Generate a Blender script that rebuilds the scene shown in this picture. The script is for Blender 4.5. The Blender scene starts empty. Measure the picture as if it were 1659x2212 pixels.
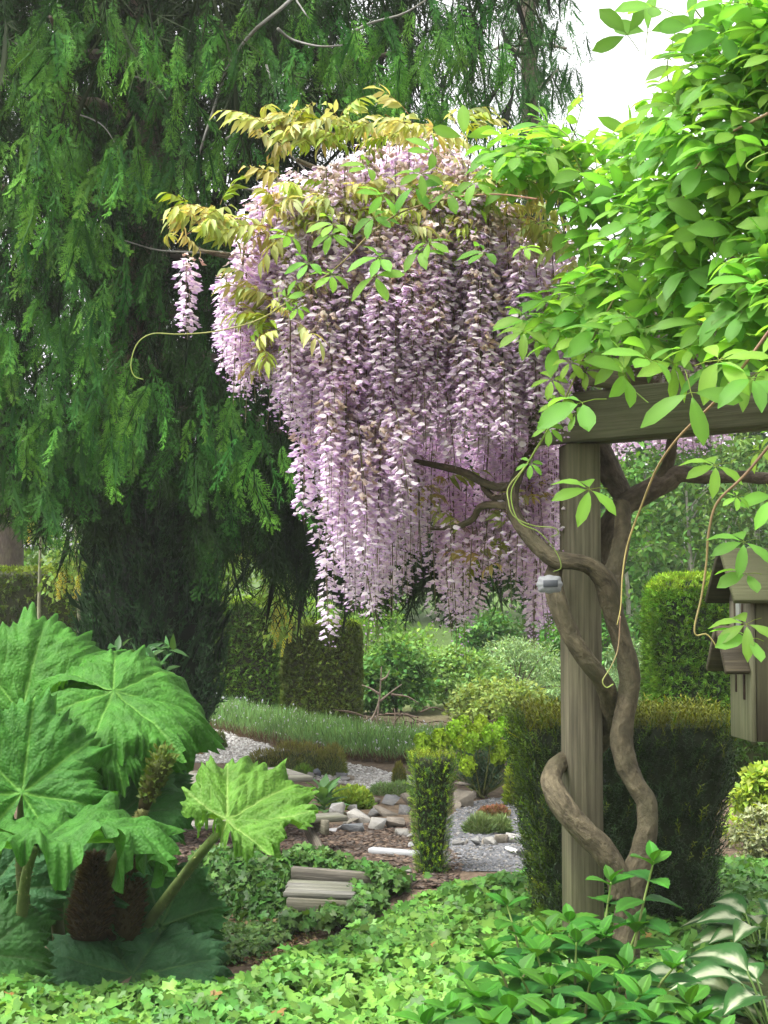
import bpy, bmesh, math, random
import numpy as np
from mathutils import Vector, Matrix

rng = np.random.default_rng(7)
random.seed(7)
SC = bpy.context.scene
COL = SC.collection
PI = math.pi

# ---------------------------------------------------------------- camera
CAM_Z = 1.6
FPX = 3193.0                 # focal length in units of the 1659 x 2212 layout grid
PITCH = math.radians(3.42)
cam_d = bpy.data.cameras.new('camera')
cam_d.sensor_fit = 'VERTICAL'
cam_d.sensor_height = 36.0
cam_d.lens = 36.0 * FPX / 2212.0
cam_d.clip_start = 0.05
cam_d.clip_end = 2000.0
cam = bpy.data.objects.new('camera', cam_d)
cam.location = (0, 0, CAM_Z)
cam.rotation_euler = (PI / 2 + PITCH, 0, 0)
COL.objects.link(cam)
SC.camera = cam

# ---------------------------------------------------------------- sky, sun, exposure
SUN_EL = math.radians(63)
SUN_AZ = math.radians(-122)      # from +Y, clockwise: from the left, a little behind the camera
world = bpy.data.worlds.new('World')
SC.world = world
world.use_nodes = True
wn = world.node_tree.nodes
wl = world.node_tree.links
wn.clear()
w_sky = wn.new('ShaderNodeTexSky')
w_sky.sky_type = 'NISHITA'
w_sky.sun_disc = False
w_sky.sun_elevation = SUN_EL
w_sky.sun_rotation = SUN_AZ
w_sky.dust_density = 4.0
w_sky.air_density = 1.2
w_hs = wn.new('ShaderNodeHueSaturation')
w_hs.inputs['Saturation'].default_value = 0.05      # a white overcast
w_bg = wn.new('ShaderNodeBackground')
w_bg.inputs['Strength'].default_value = 0.15
w_out = wn.new('ShaderNodeOutputWorld')
wl.new(w_sky.outputs[0], w_hs.inputs['Color'])
wl.new(w_hs.outputs[0], w_bg.inputs['Color'])
wl.new(w_bg.outputs[0], w_out.inputs[0])

sun_d = bpy.data.lights.new('sun', 'SUN')
sun_d.energy = 1.5
sun_d.angle = math.radians(25)
sun_d.color = (1.0, 0.97, 0.92)
sun = bpy.data.objects.new('sun', sun_d)
COL.objects.link(sun)
sdir = Vector((math.sin(SUN_AZ) * math.cos(SUN_EL), math.cos(SUN_AZ) * math.cos(SUN_EL), math.sin(SUN_EL)))
sun.rotation_euler = sdir.to_track_quat('Z', 'Y').to_euler()
sun.location = (0, 0, 30)

SC.view_settings.view_transform = 'Standard'
SC.view_settings.look = 'None'
SC.view_settings.gamma = 1.0
SC.view_settings.exposure = 1.85
SC.view_settings.use_curve_mapping = False
SC.render.engine = 'CYCLES'
SC.cycles.max_bounces = 8
SC.cycles.diffuse_bounces = 4
SC.cycles.transmission_bounces = 5
SC.cycles.transparent_max_bounces = 4

# ---------------------------------------------------------------- helpers: points
CT, ST = math.cos(PITCH), math.sin(PITCH)
def ray(x, y):
    a = (x - 829.5) / FPX
    b = (1106.0 - y) / FPX
    return np.array((a, CT - b * ST, ST + b * CT))
def at(x, y, Y):
    d = ray(x, y)
    return np.array((0, 0, CAM_Z)) + d * (Y / d[1])
def gnd(x, y, z=0.0):
    d = ray(x, y)
    return np.array((0, 0, CAM_Z)) + d * ((z - CAM_Z) / d[2])
def mpp(Y):
    return Y / FPX           # metres per layout unit at depth Y
def lerp(a, b, t):
    return a + (b - a) * t
def interp(x, pts):
    return float(np.interp(x, [p[0] for p in pts], [p[1] for p in pts]))
def inside(x, y, poly):
    c = False
    n = len(poly)
    for i in range(n):
        x1, y1 = poly[i]; x2, y2 = poly[i - 1]
        if (y1 > y) != (y2 > y) and x < (x2 - x1) * (y - y1) / (y2 - y1) + x1:
            c = not c
    return c

# ---------------------------------------------------------------- helpers: geometry as arrays (V, T, C)
class G:
    """Triangles with a colour per vertex."""
    def __init__(s):
        s.V = []; s.T = []; s.C = []; s.R = []; s.n = 0; s.L = []
    def add(s, V, T, C, r=0.0, loc=None):
        V = np.asarray(V, float).reshape(-1, 3); T = np.asarray(T, int).reshape(-1, 3)
        C = np.asarray(C, float)
        if C.ndim == 1: C = np.tile(C, (len(V), 1))
        s.V.append(V); s.T.append(T + s.n); s.C.append(C); s.L.append(V if loc is None else loc)
        s.R.append(np.full(len(V), r) if np.isscalar(r) else np.asarray(r))
        s.n += len(V)
        return s
    def get(s):
        if not s.V: return np.zeros((0, 3)), np.zeros((0, 3), int), np.zeros((0, 3)), np.zeros(0)
        return np.concatenate(s.V), np.concatenate(s.T), np.concatenate(s.C), np.concatenate(s.R)
    def scatter(s, tmpl, R, P, S=None, rnd=None, tint=None):
        """Copies of one template (V, T, C): rotations R (k,3,3), positions P (k,3), scales S (k,)."""
        V, T, C = tmpl[:3]
        k = len(P)
        if k == 0: return s
        if S is None: S = np.ones(k)
        if rnd is None: rnd = rng.random(k)
        W = np.einsum('kij,nj->kni', R, V) * np.asarray(S)[:, None, None] + np.asarray(P)[:, None, :]
        n = len(V)
        TT = (T[None] + (np.arange(k) * n)[:, None, None]).reshape(-1, 3)
        CC = np.tile(C, (k, 1)) if tint is None else (C[None] * tint[:, None, :]).reshape(-1, 3)
        s.V.append(W.reshape(-1, 3)); s.L.append(s.V[-1]); s.T.append(TT + s.n); s.C.append(CC); s.R.append(np.repeat(rnd, n))
        s.n += k * n
        return s

def tmpl_of(g):
    V, T, C, R = g.get()
    return V, T, C

SOLID = set()
def mesh_from(name, V, T, C, R=None, mat=None, smooth=False, loc=None):
    m = bpy.data.meshes.new(name)
    nv, nt = len(V), len(T)
    m.vertices.add(nv); m.vertices.foreach_set('co', np.ascontiguousarray(V, np.float32).ravel())
    m.loops.add(nt * 3); m.loops.foreach_set('vertex_index', np.ascontiguousarray(T, np.int32).ravel())
    m.polygons.add(nt)
    m.polygons.foreach_set('loop_start', np.arange(0, nt * 3, 3, dtype=np.int32))
    m.polygons.foreach_set('loop_total', np.full(nt, 3, np.int32))
    if smooth: m.polygons.foreach_set('use_smooth', np.ones(nt, bool))
    m.update(calc_edges=True)
    a = m.attributes.new('col', 'FLOAT_COLOR', 'POINT')
    a.data.foreach_set('color', np.concatenate([C, np.ones((nv, 1))], 1).astype(np.float32).ravel())
    if R is not None:
        b = m.attributes.new('rnd', 'FLOAT', 'POINT')
        b.data.foreach_set('value', np.asarray(R, np.float32))
    if mat and mat.name in SOLID:
        a = m.attributes.new('loc', 'FLOAT_VECTOR', 'POINT')
        a.data.foreach_set('vector', np.ascontiguousarray(V if loc is None else loc, np.float32).ravel())
    if mat: m.materials.append(mat)
    return m

def frames(F, N):
    """Rotation matrices whose local +Y is F and whose local +Z is near N."""
    F = np.asarray(F, float); N = np.asarray(N, float)
    F = F / np.maximum(np.linalg.norm(F, axis=-1, keepdims=True), 1e-9)
    Z = N - (N * F).sum(-1, keepdims=True) * F
    ln = np.linalg.norm(Z, axis=-1, keepdims=True)
    alt = np.cross(F, np.array([1.0, 0.13, 0.07]))
    Z = np.where(ln < 1e-4, alt, Z)
    Z = Z / np.maximum(np.linalg.norm(Z, axis=-1, keepdims=True), 1e-9)
    X = np.cross(F, Z)
    return np.stack([X, F, Z], axis=-1)
def frame1(f, n):
    return frames(np.array([f]), np.array([n]))[0]
def unit(v):
    v = np.asarray(v, float)
    return v / np.maximum(np.linalg.norm(v, axis=-1, keepdims=True), 1e-9)
def rvec(k, s=1.0):
    return rng.normal(0, s, (k, 3))

def noise1(x, seed=0):
    return (np.sin(x * 1.0 + seed) + np.sin(x * 2.3 + seed * 1.7 + 1) * .6 + np.sin(x * 5.1 + seed * 2.3) * .35) / 1.95
def noise2(x, y, seed=0.0):
    return (np.sin(x * 1.3 + y * .7 + seed) + np.sin(x * -.9 + y * 1.7 + seed * 2.1 + 2) + .6 * np.sin(x * 2.9 + y * 2.3 + seed * 3.3)
            + .5 * np.sin(x * 4.1 - y * 3.7 + seed)) / 3.1
def noise3(P, seed=0.0):
    x, y, z = P[:, 0], P[:, 1], P[:, 2]
    return (noise2(x, y, seed) + noise2(y + 3.1, z, seed + 1.7) + noise2(z - 1.3, x, seed + 4.1)) / 3 * 1.4

def smooth_path(pts, n):
    """Catmull-Rom through pts (rows may carry extra columns such as a radius)."""
    p = np.asarray(pts, float)
    q = np.vstack([2 * p[0] - p[1], p, 2 * p[-1] - p[-2]])
    m = len(p) - 1
    out = []
    for t in np.linspace(0, m, n):
        i = min(int(t), m - 1); u = t - i
        a, b, c, d = q[i], q[i + 1], q[i + 2], q[i + 3]
        out.append(.5 * (2 * b + (c - a) * u + (2 * a - 5 * b + 4 * c - d) * u * u + (3 * b - a - 3 * c + d) * u ** 3))
    return np.array(out)

def tube(g, pts, rad, sides=6, col=(.1, .08, .06), n=None, rough=0.0, cap=True, r=0.0, seed=0, col2=None):
    """A swept tube through pts; rad a number or one per point; rough adds knots."""
    pts = np.asarray(pts, float)
    rad = np.full(len(pts), rad) if np.isscalar(rad) else np.asarray(rad, float)
    pr = np.hstack([pts, rad[:, None]])
    if n: pr = smooth_path(pr, n)
    P, Rr = pr[:, :3], np.maximum(pr[:, 3], 1e-5)
    k = len(P)
    Tn = unit(np.gradient(P, axis=0))
    ref = np.array([0.0, 0, 1]) if abs(Tn[0][2]) < .9 else np.array([1.0, 0, 0])
    u = unit(np.cross(Tn[0], ref)); U = []
    for i in range(k):
        u = unit(u - np.dot(u, Tn[i]) * Tn[i]); U.append(u)
    U = np.array(U); W = np.cross(Tn, U)
    ang = np.arange(sides) / sides * 2 * PI
    rr = np.ones((k, sides))
    if rough:
        L = np.concatenate([[0], np.cumsum(np.linalg.norm(np.diff(P, axis=0), axis=1))]) / max(Rr.mean(), 1e-4)
        rr += rough * (noise2(L[:, None] * .6, np.cos(ang)[None] * 2 + np.sin(ang)[None], seed) + .6 * noise2(L[:, None] * 1.9, np.sin(ang)[None] * 3, seed + 5))
    V = P[:, None] + (U[:, None] * np.cos(ang)[None, :, None] + W[:, None] * np.sin(ang)[None, :, None]) * (Rr[:, None] * rr)[:, :, None]
    V = V.reshape(-1, 3)
    i = np.arange(k - 1)[:, None] * sides; j = np.arange(sides)[None]; j2 = (j + 1) % sides
    a, b, c, d = i + j, i + j2, i + sides + j2, i + sides + j
    T = np.concatenate([np.stack([a, b, c], -1).reshape(-1, 3), np.stack([a, c, d], -1).reshape(-1, 3)])
    col = np.asarray(col, float)
    C = np.tile(col, (len(V), 1))
    if col2 is not None:
        t = np.repeat(np.linspace(0, 1, k), sides)[:, None]
        C = col * (1 - t) + np.asarray(col2) * t
    if cap:
        V = np.vstack([V, P[0], P[-1]])
        C = np.vstack([C, C[0], C[-1]])
        e0, e1 = len(V) - 2, len(V) - 1
        jj = np.arange(sides); j3 = (jj + 1) % sides
        T = np.vstack([T, np.stack([jj * 0 + e0, j3, jj], -1), np.stack([jj * 0 + e1, (k - 1) * sides + jj, (k - 1) * sides + j3], -1)])
    sides_ = np.tile(np.arange(sides), k); Lr = np.concatenate([[0], np.cumsum(np.linalg.norm(np.diff(P, axis=0), axis=1))])
    lc = np.stack([np.cos(ang)[sides_] * np.repeat(Rr, sides), np.sin(ang)[sides_] * np.repeat(Rr, sides), np.repeat(Lr, sides)], -1) + seed
    if cap: lc = np.vstack([lc, [[seed, seed, seed]], [[seed, seed, Lr[-1] + seed]]])
    g.add(V, T, C, r, lc)
    return g

def box(g, c, ax, ay, az, sx, sy, sz, col, bev=0.006, r=0.0):
    """A box with chamfered edges: centre c, unit axes, full sizes."""
    A = np.stack([unit(ax), unit(ay), unit(az)], -1)
    bm = bmesh.new()
    bmesh.ops.create_cube(bm, size=1)
    for v in bm.verts: v.co = Vector((v.co.x * sx, v.co.y * sy, v.co.z * sz))
    if bev: bmesh.ops.bevel(bm, geom=bm.edges[:], offset=min(bev, sx * .3, sy * .3, sz * .3), segments=1, affect='EDGES', clamp_overlap=True)
    bmesh.ops.triangulate(bm, faces=bm.faces[:])
    bm.verts.index_update()
    V = np.array([v.co[:] for v in bm.verts]); T = np.array([[v.index for v in f.verts] for f in bm.faces])
    bm.free()
    g.add(V @ A.T + np.asarray(c), T, col, r, V + rng.random(3) * 7)
    return g

def plank(g, p0, p1, width_dir, w, t, col, bev=.004, r=0.0):
    """A board from p0 to p1 (centre line), w wide along width_dir, t thick."""
    p0 = np.asarray(p0, float); p1 = np.asarray(p1, float)
    ax = unit(p1 - p0); ay = unit(np.asarray(width_dir) - np.dot(width_dir, ax) * ax); az = np.cross(ax, ay)
    return box(g, (p0 + p1) / 2, ax, ay, az, np.linalg.norm(p1 - p0), w, t, col, bev, r)

# ---------------------------------------------------------------- helpers: scene objects
def tag(o, label=None, cat=None, group=None, kind=None):
    if label: o['label'] = label
    if cat: o['category'] = cat
    if group: o['group'] = group
    if kind: o['kind'] = kind
    return o
def thing(name, label, cat, base, group=None):
    o = bpy.data.objects.new(name, None)
    o.empty_display_size = .1
    o.location = base
    COL.objects.link(o)
    return tag(o, label, cat, group)
def base_of(parent):
    b = np.zeros(3)
    while parent is not None:
        b = b + np.array(parent.location); parent = parent.parent
    return b
def obj(name, g, mat, parent=None, base=None, smooth=False, kind=None):
    """One mesh object from a G built in world coordinates."""
    V, T, C, R = g.get()
    b = base_of(parent) if parent is not None else np.asarray(base if base is not None else (0, 0, 0), float)
    m = mesh_from(name, V - b, T, C, R, mat, smooth, np.concatenate(g.L))
    o = bpy.data.objects.new(name, m)
    if parent is not None: o.parent = parent
    else: o.location = b
    COL.objects.link(o)
    if kind: o['kind'] = kind
    return o
def inst(name, mesh, R, p, s, parent=None):
    o = bpy.data.objects.new(name, mesh)
    M = Matrix(np.asarray(R).tolist()).to_4x4() @ Matrix.Scale(float(s), 4)
    b = base_of(parent) if parent is not None else np.zeros(3)
    o.matrix_basis = Matrix.Translation(Vector((np.asarray(p) - b).tolist())) @ M
    if parent is not None: o.parent = parent
    COL.objects.link(o)
    return o
def tmesh(name, tmpl, mat, smooth=False):
    return mesh_from(name, tmpl[0], tmpl[1], tmpl[2], None, mat, smooth)

# ---------------------------------------------------------------- materials
def new_mat(name):
    m = bpy.data.materials.new(name)
    m.use_nodes = True
    nt = m.node_tree
    nt.nodes.clear()
    return m, nt.nodes, nt.links
def leaf_mat(name, trans=.35, rough=.5, spec=.35, vary=.35, hue=.02, tcol=(1.25, 1.15, .45), nscale=3.0, bump=0.0, bscale=60.0, sat=1.1):
    """Vertex colour, varied per leaf, part reflected and part let through."""
    m, N, L = new_mat(name)
    at_ = N.new('ShaderNodeAttribute'); at_.attribute_name = 'col'
    rn = N.new('ShaderNodeAttribute'); rn.attribute_name = 'rnd'
    oi = N.new('ShaderNodeObjectInfo')
    ad = N.new('ShaderNodeMath'); ad.operation = 'ADD'
    L.new(rn.outputs['Fac'], ad.inputs[0]); L.new(oi.outputs['Random'], ad.inputs[1])
    wn_ = N.new('ShaderNodeTexWhiteNoise'); wn_.noise_dimensions = '1D'
    L.new(ad.outputs[0], wn_.inputs['W'])
    sep = N.new('ShaderNodeSeparateColor'); L.new(wn_.outputs['Color'], sep.inputs[0])
    tc = N.new('ShaderNodeNewGeometry')
    nz = N.new('ShaderNodeTexNoise'); nz.inputs['Scale'].default_value = nscale; nz.inputs['Detail'].default_value = 3
    L.new(tc.outputs['Position'], nz.inputs['Vector'])
    v1 = N.new('ShaderNodeMapRange'); v1.inputs[3].default_value = 1 - vary; v1.inputs[4].default_value = 1 + vary
    L.new(sep.outputs[0], v1.inputs[0])
    v2 = N.new('ShaderNodeMapRange'); v2.inputs[1].default_value = .3; v2.inputs[2].default_value = .7
    v2.inputs[3].default_value = .8; v2.inputs[4].default_value = 1.2
    L.new(nz.outputs[0], v2.inputs[0])
    mu = N.new('ShaderNodeMath'); mu.operation = 'MULTIPLY'
    L.new(v1.outputs[0], mu.inputs[0]); L.new(v2.outputs[0], mu.inputs[1])
    h = N.new('ShaderNodeMapRange'); h.inputs[3].default_value = .5 - hue; h.inputs[4].default_value = .5 + hue
    L.new(sep.outputs[1], h.inputs[0])
    hs = N.new('ShaderNodeHueSaturation'); hs.inputs['Saturation'].default_value = sat
    L.new(at_.outputs['Color'], hs.inputs['Color']); L.new(h.outputs[0], hs.inputs['Hue']); L.new(mu.outputs[0], hs.inputs['Value'])
    p = N.new('ShaderNodeBsdfPrincipled')
    p.inputs['Roughness'].default_value = rough
    p.inputs['Specular IOR Level'].default_value = spec
    L.new(hs.outputs[0], p.inputs['Base Color'])
    out = N.new('ShaderNodeOutputMaterial')
    if bump:
        nb = N.new('ShaderNodeTexNoise'); nb.inputs['Scale'].default_value = bscale; nb.inputs['Detail'].default_value = 3
        L.new(tc.outputs['Position'], nb.inputs['Vector'])
        bp = N.new('ShaderNodeBump'); bp.inputs['Strength'].default_value = bump; bp.inputs['Distance'].default_value = .016
        vo = N.new('ShaderNodeTexVoronoi'); vo.inputs['Scale'].default_value = bscale * .75; L.new(tc.outputs['Position'], vo.inputs['Vector'])
        ab = N.new('ShaderNodeMath'); ab.operation = 'MULTIPLY_ADD'; ab.inputs[1].default_value = -1.3; L.new(vo.outputs['Distance'], ab.inputs[0]); L.new(nb.outputs[0], ab.inputs[2])
        L.new(ab.outputs[0], bp.inputs['Height']); L.new(bp.outputs[0], p.inputs['Normal'])
    if trans > 0:
        t = N.new('ShaderNodeBsdfTranslucent')
        mc = N.new('ShaderNodeMix'); mc.data_type = 'RGBA'; mc.blend_type = 'MULTIPLY'; mc.inputs[0].default_value = 1
        L.new(hs.outputs[0], mc.inputs[6]); mc.inputs[7].default_value = (*tcol, 1)
        L.new(mc.outputs[2], t.inputs['Color'])
        mx = N.new('ShaderNodeMixShader'); mx.inputs[0].default_value = trans
        L.new(p.outputs[0], mx.inputs[1]); L.new(t.outputs[0], mx.inputs[2])
        L.new(mx.outputs[0], out.inputs[0])
    else:
        L.new(p.outputs[0], out.inputs[0])
    return m
def solid_mat(name, rough=.8, spec=.2, scale=20.0, lo=.7, hi=1.25, bump=.4, stretch=(1, 1, 1), dist=.01, moss=None, moss_amt=.0, grain=None, sp=(3, 3)):
    """Vertex colour mottled by stretched noise with relief; optional moss / lichen blotches."""
    m, N, L = new_mat(name)
    SOLID.add(m.name)
    at_ = N.new('ShaderNodeAttribute'); at_.attribute_name = 'col'
    oi = N.new('ShaderNodeObjectInfo')
    tc = N.new('ShaderNodeAttribute'); tc.attribute_name = 'loc'
    mp = N.new('ShaderNodeMapping'); mp.inputs['Scale'].default_value = stretch
    L.new(tc.outputs['Vector'], mp.inputs[0])
    nz = N.new('ShaderNodeTexNoise'); nz.inputs['Scale'].default_value = scale; nz.inputs['Detail'].default_value = 6; nz.inputs['Roughness'].default_value = .65
    L.new(mp.outputs[0], nz.inputs['Vector'])
    v = N.new('ShaderNodeMapRange'); v.inputs[1].default_value = .3; v.inputs[2].default_value = .7; v.inputs[3].default_value = lo; v.inputs[4].default_value = hi
    L.new(nz.outputs[0], v.inputs[0])
    ov = N.new('ShaderNodeMapRange'); ov.inputs[3].default_value = .85; ov.inputs[4].default_value = 1.15
    L.new(oi.outputs['Random'], ov.inputs[0])
    mu = N.new('ShaderNodeMath'); mu.operation = 'MULTIPLY'; L.new(v.outputs[0], mu.inputs[0]); L.new(ov.outputs[0], mu.inputs[1])
    hs = N.new('ShaderNodeHueSaturation'); L.new(at_.outputs['Color'], hs.inputs['Color']); L.new(mu.outputs[0], hs.inputs['Value'])
    c = hs.outputs[0]
    hgt = nz.outputs[0]
    if grain:
        mg = N.new('ShaderNodeMapping'); mg.inputs['Scale'].default_value = grain; L.new(tc.outputs['Vector'], mg.inputs[0])
        ng = N.new('ShaderNodeTexNoise'); ng.inputs['Scale'].default_value = 1.0; ng.inputs['Detail'].default_value = 4; ng.inputs['Distortion'].default_value = .4; L.new(mg.outputs[0], ng.inputs['Vector'])
        rg = N.new('ShaderNodeMapRange'); rg.inputs[1].default_value = .36; rg.inputs[2].default_value = .6; rg.inputs[3].default_value = .62; rg.inputs[4].default_value = 1.08
        L.new(ng.outputs[0], rg.inputs[0])
        mm = N.new('ShaderNodeMix'); mm.data_type = 'RGBA'; mm.blend_type = 'MULTIPLY'; mm.inputs[0].default_value = 1
        L.new(c, mm.inputs[6]); L.new(rg.outputs[0], mm.inputs[7]); c = mm.outputs[2]
        ah = N.new('ShaderNodeMath'); ah.operation = 'ADD'; L.new(nz.outputs[0], ah.inputs[0]); L.new(ng.outputs[0], ah.inputs[1]); hgt = ah.outputs[0]
    if moss:
        n2 = N.new('ShaderNodeTexNoise'); n2.inputs['Scale'].default_value = scale * .22; n2.inputs['Detail'].default_value = 5
        L.new(tc.outputs['Vector'], n2.inputs['Vector'])
        r = N.new('ShaderNodeMapRange'); r.inputs[1].default_value = .45; r.inputs[2].default_value = .65; r.inputs[4].default_value = moss_amt
        L.new(n2.outputs[0], r.inputs[0])
        mx = N.new('ShaderNodeMix'); mx.data_type = 'RGBA'
        L.new(r.outputs[0], mx.inputs[0]); L.new(c, mx.inputs[6]); mx.inputs[7].default_value = (*moss, 1)
        c = mx.outputs[2]
    p = N.new('ShaderNodeBsdfPrincipled')
    p.inputs['Roughness'].default_value = rough; p.inputs['Specular IOR Level'].default_value = spec
    L.new(c, p.inputs['Base Color'])
    if bump:
        bp = N.new('ShaderNodeBump'); bp.inputs['Strength'].default_value = bump; bp.inputs['Distance'].default_value = dist
        L.new(hgt, bp.inputs['Height']); L.new(bp.outputs[0], p.inputs['Normal'])
    out = N.new('ShaderNodeOutputMaterial'); L.new(p.outputs[0], out.inputs[0])
    return m

M_CEDAR = leaf_mat('cedar_foliage', trans=.22, rough=.7, spec=.1, vary=.4, hue=.012, tcol=(1.1, 1.15, .55), nscale=1.5, sat=1.14)
M_YEW = leaf_mat('yew_needles', trans=.12, rough=.5, spec=.25, vary=.35, hue=.01)
M_HEDGE = leaf_mat('hedge_foliage', trans=.15, rough=.6, spec=.2, vary=.4, hue=.02)
M_AKEBIA = leaf_mat('akebia_leaf', trans=.6, rough=.5, spec=.22, vary=.25, hue=.018, tcol=(1.25, 1.32, .6), sat=1.0)
M_WLEAF = leaf_mat('young_leaf', trans=.42, rough=.5, spec=.3, vary=.25, hue=.02, tcol=(1.2, 1.0, .5))
M_FLOWER = leaf_mat('wisteria_flower', sat=.9, trans=.58, rough=.6, spec=.15, vary=.12, hue=.012, tcol=(1.05, .95, 1.05), nscale=4)
M_GUN = leaf_mat('gunnera_leaf', trans=.3, rough=.6, spec=.2, vary=.05, hue=.004, tcol=(1.2, 1.2, .4), nscale=9, bump=.32, bscale=95, sat=1.05)
M_IVY = leaf_mat('ivy_leaf', trans=.28, rough=.42, spec=.2, vary=.35, hue=.02, tcol=(1.2, 1.18, .55), sat=1.0)
M_BROAD = leaf_mat('broad_leaf', trans=.3, rough=.55, spec=.2, vary=.2, hue=.012, tcol=(1.3, 1.25, .4), nscale=8)
M_FAR = leaf_mat('far_foliage', trans=.35, rough=.6, spec=.2, vary=.35, hue=.025, nscale=.35)
M_HERB = leaf_mat('herb_foliage', trans=.25, rough=.65, spec=.15, vary=.3, hue=.02, nscale=2)
M_STEM = leaf_mat('green_stem', trans=0, rough=.6, spec=.25, vary=.15, hue=.01, nscale=20)
M_BARK = solid_mat('bark', scale=28, lo=.55, hi=1.35, bump=.9, stretch=(1, 1, .35), dist=.02, moss=(.12, .115, .06), moss_amt=.45)
M_VINE = solid_mat('vine_bark', scale=26, lo=.5, hi=1.45, bump=1.0, stretch=(1, 1, .7), dist=.02, grain=(34, 34, 15), moss=(.075, .07, .038), moss_amt=.6)
M_WOOD = solid_mat('weathered_wood', scale=5, lo=.6, hi=1.35, bump=.7, stretch=(.5, 3, 3), dist=.006, grain=(2.5, 95, 95), moss=(.10, .11, .05), moss_amt=.5)
M_POST = solid_mat('post_wood', scale=5, lo=.6, hi=1.3, bump=.6, stretch=(3, 3, .4), dist=.005, grain=(85, 85, 2.0), moss=(.13, .15, .06), moss_amt=.4)
M_ROCK = solid_mat('rock', scale=9, lo=.6, hi=1.35, bump=.8, dist=.03, moss=(.30, .27, .20), moss_amt=.45)
M_STONE = solid_mat('gravel_stone', scale=30, lo=.75, hi=1.2, bump=.2)
M_SOIL = solid_mat('soil', rough=.95, spec=.1, scale=14, lo=.55, hi=1.4, bump=1.0, dist=.03)
M_PAINT = solid_mat('white_paint', rough=.5, spec=.3, scale=20, lo=.9, hi=1.05, bump=.1)

# ================================================================ templates
def diamond(L, w, fold=0.0, col=(.05, .1, .03), col2=None):
    """A small pointed blade along +Y: 2 triangles."""
    V = np.array([(0, 0, 0), (w / 2, L * .45, fold), (0, L, 0), (-w / 2, L * .45, fold)])
    C = np.tile(np.asarray(col, float), (4, 1))
    if col2 is not None: C[2] = col2
    return V, np.array([(0, 1, 2), (0, 2, 3)]), C

def rot2(a):
    c, s = math.cos(a), math.sin(a)
    return np.array([[c, -s, 0], [s, c, 0], [0, 0, 1.0]])

def cedar_spray(L=.42, nlat=9, nf=4, wide=.16, col=(.04, .085, .02), tip=(.075, .14, .03), curl=.06, seed=0):
    """A drooping flat fern-like spray along +Y."""
    r = np.random.default_rng(seed)
    g = G()
    col = np.array(col); tip = np.array(tip)
    V, T, C = diamond(L, .009, 0, col * .8, col); g.add(V, T, C)
    for k in range(nlat):
        t = .03 + .9 * k / nlat
        ll = wide * (math.sin(PI * min(1, (.2 + t * .75)) ** .9) * .9 + .12) * r.uniform(.75, 1.2)
        for sd in (-1, 1):
            a = -sd * math.radians(r.uniform(22, 42))
            o = np.array([0, t * L + r.uniform(-.012, .012), 0])
            cc = col * (1 - t) + tip * t
            lz = r.normal() * .25
            def put(V, T, C, ang, q, zz):
                W = V @ rot2(ang).T + q
                W[:, 2] += zz * np.linalg.norm(W[:, :2] - o[:2], axis=1)
                g.add(W, T, C)
            put(*diamond(ll, .007, .001, cc, lerp(cc, tip, .6)), a, o, lz)
            for j in range(nf):
                u = .16 + .78 * j / nf
                for s2 in (-1, 1):
                    fl = ll * .40 * (1 - .6 * u) * r.uniform(.7, 1.25)
                    q = o + rot2(a) @ np.array([0, u * ll, 0])
                    put(*diamond(fl, .007, .001, lerp(cc, tip, u * .5), lerp(cc, tip, .9)), a - s2 * math.radians(r.uniform(24, 36)), q, lz)
    V, T, C = tmpl_of(g)
    V[:, 2] += -curl * (V[:, 1] / L) ** 2 - np.abs(V[:, 0]) * r.uniform(.0, .5) + .02 * np.sin(V[:, 1] * 14 + seed)
    V[:, 0] += .04 * np.sin(V[:, 1] / L * 2.5 + seed)
    return V, T, C

def fan(L=.08, n=5, w=.016, col=(.05, .1, .02), tip=(.09, .16, .03), spread=1.0, seed=0):
    r = np.random.default_rng(seed); g = G()
    for k in range(n):
        a = (k / (n - 1) - .5) * spread * 2
        V, T, C = diamond(L * (1 - .35 * abs(a)) * r.uniform(.8, 1.15), w, .003, col, tip)
        V[:, 2] += (r.random() - .5) * .5 * V[:, 1]
        g.add(V @ rot2(a).T, T, C)
    return tmpl_of(g)

def shoot(L=.09, n=14, nl=.022, w=.0045, col=(.02, .045, .012), tip=(.05, .1, .015), seed=0, stem=(.05, .07, .02)):
    """A yew shoot along +Y with needles all round."""
    r = np.random.default_rng(seed); g = G()
    V, T, C = diamond(L, .005, 0, stem); g.add(V, T, C)
    for k in range(n):
        t = (k + .5) / n
        a = k * 2.4
        d = unit(np.array([math.cos(a), .75, math.sin(a)]))
        V = np.array([(0, t * L, 0), tuple(np.array([0, t * L, 0]) + d * nl * .5 + np.array([-math.sin(a), 0, math.cos(a)]) * w / 2),
                      tuple(np.array([0, t * L, 0]) + d * nl * r.uniform(.8, 1.15)), tuple(np.array([0, t * L, 0]) + d * nl * .5 - np.array([-math.sin(a), 0, math.cos(a)]) * w / 2)])
        C = np.array([lerp(np.array(col), np.array(tip), t)] * 4); C[2] = lerp(np.array(col), np.array(tip), min(1, t + .3))
        g.add(V, np.array([(0, 1, 2), (0, 2, 3)]), C)
    return tmpl_of(g)

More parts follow.
